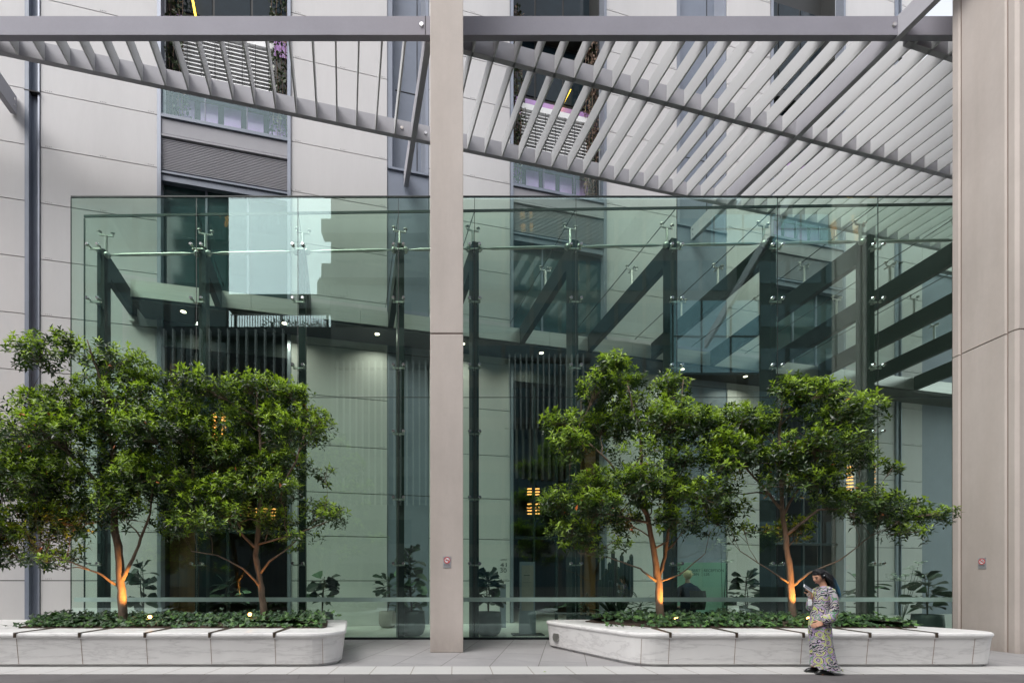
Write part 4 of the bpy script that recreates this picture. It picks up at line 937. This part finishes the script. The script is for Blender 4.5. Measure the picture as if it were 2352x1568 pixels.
# ------------------------------------------------------------------ people
def limbs(mb, nodes, links):
    rr = lambda n: n[1] if not isinstance(n[1], tuple) else sum(n[1])/2
    for n in nodes: mb.ball(n[0], rr(n), n=14, m=10)
    for i, j in links: mb.tube([nodes[i][0], nodes[j][0]], [rr(nodes[i]), rr(nodes[j])], 14)
def head(mb, c, fwd, up, s=1.0):
    side = fwd.cross(up).normalized(); n, m = 24, 18; rs = []
    for i in range(m+1):
        t = PI*(i+.02)/(m+.04); zz = -math.cos(t); q = math.sin(t); ring = []
        for k in range(n):
            w = 2*PI*k/n; f = math.cos(w)*q; sd = math.sin(w)*q
            x = f*.098; y = sd*.075; z = zz*.118
            if z < -.01: 
                jaw = min(1, (-z-.01)/.1); y *= 1-.30*jaw; x = x*(1-.10*jaw) if f > 0 else x*(1-.42*jaw)
            if f > .75 and abs(sd) < .22: x += .026*math.exp(-((z+.012)/.017)**2)*(1-abs(sd)/.22)
            if f > .5 and abs(sd) < .4: x += .007*math.exp(-((z+.055)/.012)**2)*(1-abs(sd)/.4)+.008*math.exp(-((z+.095)/.018)**2)*(1-abs(sd)/.4)
            if f > .6 and .2 < abs(sd) < .6: x -= .007*math.exp(-((z-.018)/.014)**2)
            ring.append(c+(fwd*x+side*y+up*z)*s)
        rs.append(ring)
    mb.rings(rs)
    for sg in (-1, 1): mb.ball(c+(side*sg*.075-fwd*.008-up*.012)*s, .022*s, .7, .5, 1.3, 8, 6)
def fused(mb, name, mt, parent, vox=.006):
    o = mb.build(name, mt, parent, smooth=True); r = o.modifiers.new('r', 'REMESH'); r.mode = 'VOXEL'; r.voxel_size = vox; r.use_smooth_shade = True
    dg = bpy.context.evaluated_depsgraph_get(); me = bpy.data.meshes.new_from_object(o.evaluated_get(dg)); o.modifiers.clear()
    me.materials.clear(); me.materials.append(M[mt]); o.data = me
    for p in me.polygons: p.use_smooth = True
    return o
G = W(1886, 1545, 7.5); G.z = .006
VD = Vector((G.x, G.y, 0)).normalized(); ED = Vector((VD.y, -VD.x, 0)); RT = Matrix.Rotation(math.radians(24), 3, 'Z'); VD = RT @ VD; ED = RT @ ED
def V_(x, y, z): return ED*x+VD*y+Z*z
def L_(x, y, z): return G+V_(x*.78, y*.82, z)
wom = thing('person', G, 'woman with blue tipped black hair in a long patterned dress looking at her phone', 'person')
nodes = [(L_(0, 0, .86), .10), (L_(.015, 0, 1.05), .088), (L_(.03, 0, 1.20), .088), (L_(.052, 0, 1.31), .055), (L_(.035, 0, 1.39), .047), (L_(.0, 0, 1.45), .05),
  (L_(.09, -.13, 1.285), .034), (L_(.13, -.20, 1.10), .032), (L_(.115, -.205, .94), .030), (L_(-.0, -.22, .86), .031), (L_(-.085, -.215, .80), .024),
  (L_(.02, .14, 1.285), .034), (L_(-.07, .20, 1.12), .034), (L_(-.10, .17, 1.02), .036), (L_(-.14, .08, 1.11), .03), (L_(-.160, .02, 1.185), .023),
  (L_(-.01, -.08, .78), .075), (L_(.02, -.09, .48), .06), (L_(.06, -.09, .12), .042), (L_(-.02, .08, .78), .075), (L_(-.05, .09, .48), .06), (L_(-.085, .09, .12), .042)]
links = [(0, 1), (1, 2), (2, 3), (3, 4), (4, 5), (2, 6), (6, 7), (7, 8), (8, 9), (9, 10), (2, 11), (11, 12), (12, 13), (13, 14), (14, 15), (0, 16), (16, 17), (17, 18), (0, 19), (19, 20), (20, 21)]
mb = MB(); limbs(mb, nodes, links)
fw = V_(*(-.86, -.30, -.42)).normalized(); upv = (Z-fw*Z.dot(fw)).normalized(); hc = L_(-.03, 0, 1.505)
head(mb, hc, fw, upv, .98)
def hand(mb, wr, pd, nrm, thumb_side, curl, s=1.0):
    """palm from the wrist along pd, five separate bent fingers"""
    pd = pd.normalized(); sd = nrm.cross(pd).normalized(); nrm = pd.cross(sd)*-1 if False else nrm
    mb.obox(wr+pd*.045*s, pd*.042*s, sd*.036*s, nrm*.012*s)
    for j, (o, ln) in enumerate(((-.028, .068), (-.010, .078), (.009, .074), (.027, .058))):
        p = wr+pd*.082*s+sd*o*s*-thumb_side; pts = [p-pd*.02*s]; d = pd.copy(); q = p
        for seg in range(3):
            a = curl*(seg+.6)/2; dd = (pd*math.cos(a)+nrm*math.sin(a)); q = q+dd*ln*s/3; pts.append(q)
        mb.tube(pts, [.0092*s, .009*s, .0082*s, .0068*s], 8)
    b = wr+pd*.025*s+sd*.034*s*thumb_side
    mb.tube([b, b+(pd*.6+sd*thumb_side*.8)*.03*s, b+(pd*.8+sd*thumb_side*.5+nrm*.5)*.055*s, b+(pd*.9+sd*thumb_side*.2+nrm*.9)*.068*s], [.012*s, .0105*s, .0095*s, .0075*s], 8)
ph_c = L_(-.232, -.015, 1.328); ph_a = V_(*(.8, 0, -.6)); ph_n = V_(*(.45, -.65, .6)).normalized(); ph_w = ph_a.cross(ph_n)
hand(mb, L_(-.160, .02, 1.185), V_(*(-.28, -.1, 1)), V_(*(-.9, -.1, -.1)).normalized(), 1, .9)
hand(mb, L_(-.085, -.215, .80), V_(*(-.85, .25, -.4)), V_(*(.1, .9, -.3)).normalized(), 1, 1.0)
fused(mb, 'body', 'skin', wom, .0055)
# face details
side = fw.cross(upv).normalized(); k = MB()
for sg in (-1, 1): k.ball(hc+fw*.081+side*sg*.034+upv*.009, .0085, 1, 1, .62, n=8, m=6)
k.build('eye', 'ink', wom, smooth=True)
k = MB()
for sg in (-1, 1): k.bar(hc+fw*.088+side*sg*.018+upv*.036, hc+fw*.074+side*sg*.054+upv*.034, .006, .006)
k.build('eyebrow', 'ink', wom)
k = MB(); k.obox(hc+fw*.0905-upv*.058, side*.017, upv*.0045, fw*.005); k.build('lips', 'red', wom, smooth=True); M['lips'] = mat('lips', (.30, .11, .09), .4); wom.children[-1].data.materials[0] = M['lips']
# dress
prof = [(.055, .065, .245, .24), (.12, .05, .225, .24), (.22, .035, .205, .23), (.45, .0, .182, .21), (.73, -.028, .188, .215), (.85, -.02, .176, .20), (.95, -.006, .162, .175), (1.03, .0, .156, .162), (1.15, .018, .152, .165), (1.235, .034, .148, .17), (1.30, .052, .125, .165), (1.335, .06, .092, .135), (1.365, .05, .062, .08)]
rs = []; n = 72
for z, c, rx, ry in prof:
    ring = []
    for k_ in range(n):
        w = 2*PI*k_/n; cw, sw = math.cos(w), math.sin(w); fo = max(0, 1-z/.95)
        f = 1+fo*(.055*math.sin(w*11+z*3)+.04*math.sin(w*7+1.3))+.012*math.sin(w*5+z*25)
        front = max(0, -cw); zz = z+(.065*front*(1 if z < .15 else .35 if z < .3 else 0))
        ring.append(L_(c+rx*cw*f*(1+.30*fo*fo*max(0, cw)*(z < .1)), ry*sw*f, zz))
    rs.append(ring)
k = MB(); k.rings(rs, cap=False); dr = k.build('dress', 'dress', wom, smooth=True)
sub = dr.modifiers.new('s', 'SUBSURF'); sub.levels = 1; sub.render_levels = 1
k = MB(); k.tube([L_(.06, -.09, 1.325), L_(.10, -.155, 1.285), L_(.128, -.195, 1.18), L_(.135, -.205, 1.06), L_(.12, -.205, .95), L_(.07, -.215, .885), L_(.0, -.22, .855), L_(-.04, -.22, .838), L_(-.07, -.217, .818), L_(-.085, -.216, .808)], [.045, .058, .055, .055, .06, .07, .08, .082, .055, .032], 16)
k.build('sleeve', 'dress', dr, smooth=True)
k = MB(); k.tube([L_(.03, .10, 1.32), L_(-.0, .17, 1.28), L_(-.07, .205, 1.12), L_(-.10, .17, 1.03), L_(-.135, .09, 1.10), L_(-.15, .05, 1.145)], [.05, .07, .068, .07, .062, .045], 16)
k.build('sleeve', 'dress', dr, smooth=True)
def shoe(cx, cy, L, lab):
    k = MB(); rs = []
    for i in range(9):
        q = i/8; x = cx-L/2+L*q; hgt = .045+.04*min(1, q*2.2); wd = .046*(1-.35*abs(q-.4)**1.5*2); 
        if i in (0, 8): hgt *= .7; wd *= .6
        rs.append([L_(x, cy+wd*math.cos(2*PI*j/12), max(.0, (.5+.5*math.sin(2*PI*j/12))*hgt)) for j in range(12)])
    k.rings(rs); k.build('shoe', 'shoe', wom, smooth=True)
    k = MB(); k.obox(L_(cx, cy, .011), ED*L*.41, VD*.042, Z*.011); k.build('sole', 'black', wom, bevel=.01)
shoe(.0, -.11, .29, 'near'); shoe(-.125, .09, .24, 'far')
# hair
k = MB(); rnd = random.Random(3); n, m = 22, 12; rs = []
for i in range(m+1):
    t = PI*(.42+.58*i/m)
    ring = []
    for j in range(n):
        w = 2*PI*j/n; x = math.cos(w)*math.sin(t)*.104; y = math.sin(w)*math.sin(t)*.085; z = -math.cos(t)*.124+.006
        if x > .045 and z < .055: x = .03-.02*(abs(y) < .06); y *= .9
        ring.append(hc+fw*x+side*y+upv*z+V_(*(.006, 0, .004)))
    rs.append(ring)
k.rings(rs)
for i in range(240):
    w = rnd.uniform(-1, 1); st = hc-fw*rnd.uniform(.02, .085)+side*w*.075+upv*rnd.uniform(-.02, .08)
    L = rnd.uniform(.5, 1); sp = rnd.gauss(0, 1)
    e = L_(.12+.15*L+sp*.02, w*.12, 1.43-.27*L+rnd.uniform(-.05, .06)); m1 = st.lerp(e, .45)+V_(*(.03, 0, .04+.012*sp)); m2 = st.lerp(e, .78)+V_(*(.028, 0, .008+.012*rnd.gauss(0, 1)))
    k.tube([st, m1, m2, e], [.011, .008, .006, .0015], 5)
for i in range(0):                                     # far side hair falling beside the face
    st = hc+fw*rnd.uniform(-.04, .02)+(side if side.dot(VD) > 0 else -side)*rnd.uniform(.06, .085)+upv*rnd.uniform(.02, .08)
    e = L_(-.03+rnd.uniform(-.03, .05), .10+rnd.uniform(0, .05), 1.27+rnd.uniform(-.06, .08)); k.tube([st, st.lerp(e, .4)+V_(*(-.04, .015, .03)), e], [.010, .008, .002], 5)
for i in range(90):
    y0 = rnd.uniform(-1, 1); pts = []
    for j in range(7):
        q = j/6; an = math.radians(62+112*q); r_ = 1.02+rnd.uniform(-.01, .02)
        pts.append(hc+fw*(.104*math.cos(an)*r_)+side*(y0*.082*(1-.15*abs(math.cos(an))))+upv*(.124*math.sin(an)*math.sqrt(max(.05, 1-y0*y0*.75))*r_+.006))
    k.tube(pts, [.003, .006, .007, .007, .007, .006, .004], 5)
k.build('hair', 'hair', wom, smooth=True)
k = MB(); near = side if side.dot(VD) < 0 else -side; k.ball(hc-fw*.012+near*.08+upv*.02, .010, n=8, m=6); k.build('headphone', 'white', wom, smooth=True)
t = thing('mobile_phone', ph_c, 'pale mobile phone held up in the woman hand', 'phone')
k = MB(); k.obox(ph_c, ph_a*.078, ph_w*.039, ph_n*.0045); k.build('case', 'white', t, bevel=.003)
k = MB(); k.obox(ph_c+ph_n*.0052, ph_a*.066, ph_w*.034, ph_n*.0006); k.build('screen', 'screen', t)
pc = L_(-.205, -.02, 1.105); t = thing('wrist_pouch', pc, 'small white pouch dangling from the phone hand', 'pouch')
k = MB(); k.obox(pc, V_(*(.024, 0, .004)), V_(*(.004, .022, 0)), V_(*(-.003, 0, .05))); k.build('bag', 'white', t, bevel=.008)
k = MB(); k.tube([pc+Z*.05, pc+V_(*(.015, .01, .09)), L_(-.172, .0, 1.21)], .004, 5); k.tube([L_(-.23+.026*math.cos(a), -.03, 1.225+.026*math.sin(a)) for a in [2*PI*i/12 for i in range(13)]], .009, 6); k.build('strap', 'potlight', t)
# receptionist and chair
R0 = W(1581, 1345, 12.75); R0.z = .003
def Q(x, y, z): return R0+Vector((x, y, z))
rec = thing('person', R0, 'receptionist with short blond hair and navy jacket seated with back to the street', 'person')
zsd = CH-(1350-HZ)/F*12.75
nodes = [(Q(0, 0, .72), (.15, .12)), (Q(0, 0, .95), (.14, .11)), (Q(0, 0, 1.17), (.17, .10)), (Q(0, .02, 1.36), .07), (Q(0, .04, 1.50), .055), (Q(-.19, 0, 1.24), .075), (Q(-.27, .05, 1.0), .06), (Q(-.22, .3, .95), .045), (Q(.19, 0, 1.24), .075), (Q(.26, .05, 1.0), .06), (Q(.2, .3, .95), .045),
  (Q(-.1, .1, .70), .10), (Q(-.12, .45, .68), .08), (Q(-.12, .5, .3), .055), (Q(.1, .1, .70), .10), (Q(.12, .45, .68), .08), (Q(.12, .5, .3), .055)]
mb = MB(); limbs(mb, nodes, [(0, 1), (1, 2), (2, 3), (3, 4), (2, 5), (5, 6), (6, 7), (2, 8), (8, 9), (9, 10), (0, 11), (11, 12), (12, 13), (0, 14), (14, 15), (15, 16)])
hd_c = Q(0, .05, 1.60); head(mb, hd_c, Vector((0, 1, -.1)).normalized(), Vector((0, .1, 1)).normalized(), 1.1)
for sg in (-1, 1): hand(mb, Q(.2*sg, .3, .95), Vector((0, 1, 0)), Vector((0, 0, -1)), -sg, .5)
fused(mb, 'body', 'skinpale', rec, .008)
k = MB(); rs = []
for z, rx, ry in ((.62, .2, .17), (.8, .2, .165), (1.0, .21, .16), (1.15, .245, .155), (1.26, .26, .14), (1.33, .20, .12), (1.385, .10, .09), (1.41, .065, .07)): rs.append([Q(rx*math.cos(2*PI*j/24), .01+ry*math.sin(2*PI*j/24), z) for j in range(24)])
k.rings(rs); jk = k.build('jacket', 'navy', rec, smooth=True)
for sg in (-1, 1): 
    k = MB(); k.tube([Q(.17*sg, 0, 1.27), Q(.26*sg, .01, 1.18), Q(.29*sg, .05, 1.0), Q(.25*sg, .2, .95), Q(.21*sg, .28, .95)], [.08, .09, .08, .07, .05], 12); k.build('sleeve', 'navy', jk, smooth=True)
k = MB()
for sg in (-1, 1): k.tube([Q(.09*sg, .02, .68), Q(.12*sg, .46, .68), Q(.12*sg, .5, .2)], [.12, .09, .07], 10)
k.build('trousers', 'navy', rec, smooth=True)
k = MB(); k.ball(hd_c+Vector((0, -.02, .022)), .118, .93, 1.0, 1.05, 18, 12)
for i in range(60):
    w = random.random()*2*PI; z = random.uniform(0, 1); p = hd_c+Vector((math.cos(w)*.1*math.sqrt(1-z*z*.8), -.02+math.sin(w)*.1*math.sqrt(1-z*z*.8), .02+z*.11)); k.tube([p, p+Vector((random.uniform(-.05, .05), random.uniform(-.03, .03), random.uniform(-.01, .02)))], [.012, .004], 4)
k.build('hair', 'blond', rec, smooth=True)
ch = thing('office_chair', Q(.06, -.05, 0), 'black office chair with a curved back under the receptionist', 'chair')
k = MB(); rs = []
for i in range(9):
    q = i/8; z = .70+.50*q; rs.append([Q(.14+x*(.19+.02*q), -.27+y+.06*math.sin(q*PI)*-1+(x*x)*.06, z) for x, y in ((-1, 0), (-.5, 0), (0, 0), (.5, 0), (1, 0), (1, .035), (.5, .035), (0, .035), (-.5, .035), (-1, .035))])
k.rings(rs); k.build('backrest', 'black', ch)
MB().box(R0.x-.18, R0.x+.34, R0.y-.24, R0.y+.24, .52, .59).build('seat', 'black', ch, bevel=.02)
k = MB(); k.tube([Q(.08, 0, .1), Q(.08, 0, .52)], .035, 10); k.build('gas_post', 'steel', ch)
k = MB()
for i in range(5):
    w = 2*PI*i/5+.3; e = Q(.08+.3*math.cos(w), .3*math.sin(w), .07); k.bar(Q(.08, 0, .12), e, .05, .035); k.ball(e-Z*.035, .03, n=8, m=6)
k.build('star_base', 'black', ch)
# small fallen leaves on the pavement
rnd = random.Random(9)
for x, y, d, lab in ((1248, 1545, 7.6, 'tiny yellow fallen leaf on the white kerb band'), (1888, 1560, 7.35, 'orange fallen leaf on the dark road at the woman feet')):
    p = W(x, y, d); p.z = .012 if d > 7.44 else .006; k = MB(); leaf(k, p, Vector((.9, .4, .05)).normalized(), Z, .06, .014, 0)
    tag(k.build('fallen_leaf', 'leafred' if x > 1500 else 'leafnew', loc=p), lab, 'leaf')
# ------------------------------------------------------------------ sky, sun, camera
w = bpy.data.worlds.new('World'); bpy.context.scene.world = w; w.use_nodes = True; nt = w.node_tree
bg = nt.nodes['Background']; sky = nt.nodes.new('ShaderNodeTexSky'); sky.sky_type = 'NISHITA'; sky.sun_disc = False
SE, SR = math.radians(53), math.radians(222)
sky.sun_elevation = SE; sky.sun_rotation = SR; sky.air_density = 1.0; sky.dust_density = 1.6; sky.ozone_density = 1.0
hs = nt.nodes.new('ShaderNodeHueSaturation'); hs.inputs['Saturation'].default_value = .20
link(nt, sky.outputs[0], hs.inputs['Color']); link(nt, hs.outputs[0], bg.inputs['Color']); bg.inputs['Strength'].default_value = .15
l = bpy.data.lights.new('sun', 'SUN'); l.energy = 1.1; l.angle = math.radians(40); l.color = (1, .965, .92)
so = bpy.data.objects.new('sun', l); C.objects.link(so)
sd = Vector((math.sin(SR)*math.cos(SE), math.cos(SR)*math.cos(SE), math.sin(SE)))
so.rotation_euler = (-sd).to_track_quat('-Z', 'Y').to_euler(); so.location = (0, 0, 60)
cam = bpy.data.cameras.new('camera'); co = bpy.data.objects.new('camera', cam); C.objects.link(co)
co.location = (0, 0, CH); co.rotation_euler = (PI/2, 0, 0); cam.sensor_width = 36; cam.lens = 36*F/2352
cam.shift_x = (1176-PX)/2352; cam.shift_y = (HZ-784)/2352; cam.clip_end = 1500; cam.clip_start = .05
sc = bpy.context.scene; sc.camera = co
sc.view_settings.view_transform = 'Standard'; sc.view_settings.look = 'None'; sc.view_settings.exposure = 1.5; sc.view_settings.gamma = 1
sc.render.engine = 'CYCLES'; cy = sc.cycles
cy.max_bounces = 10; cy.transparent_max_bounces = 24; cy.diffuse_bounces = 4; cy.glossy_bounces = 3; cy.use_denoising = True; cy.sample_clamp_indirect = 6; cy.caustics_reflective = False
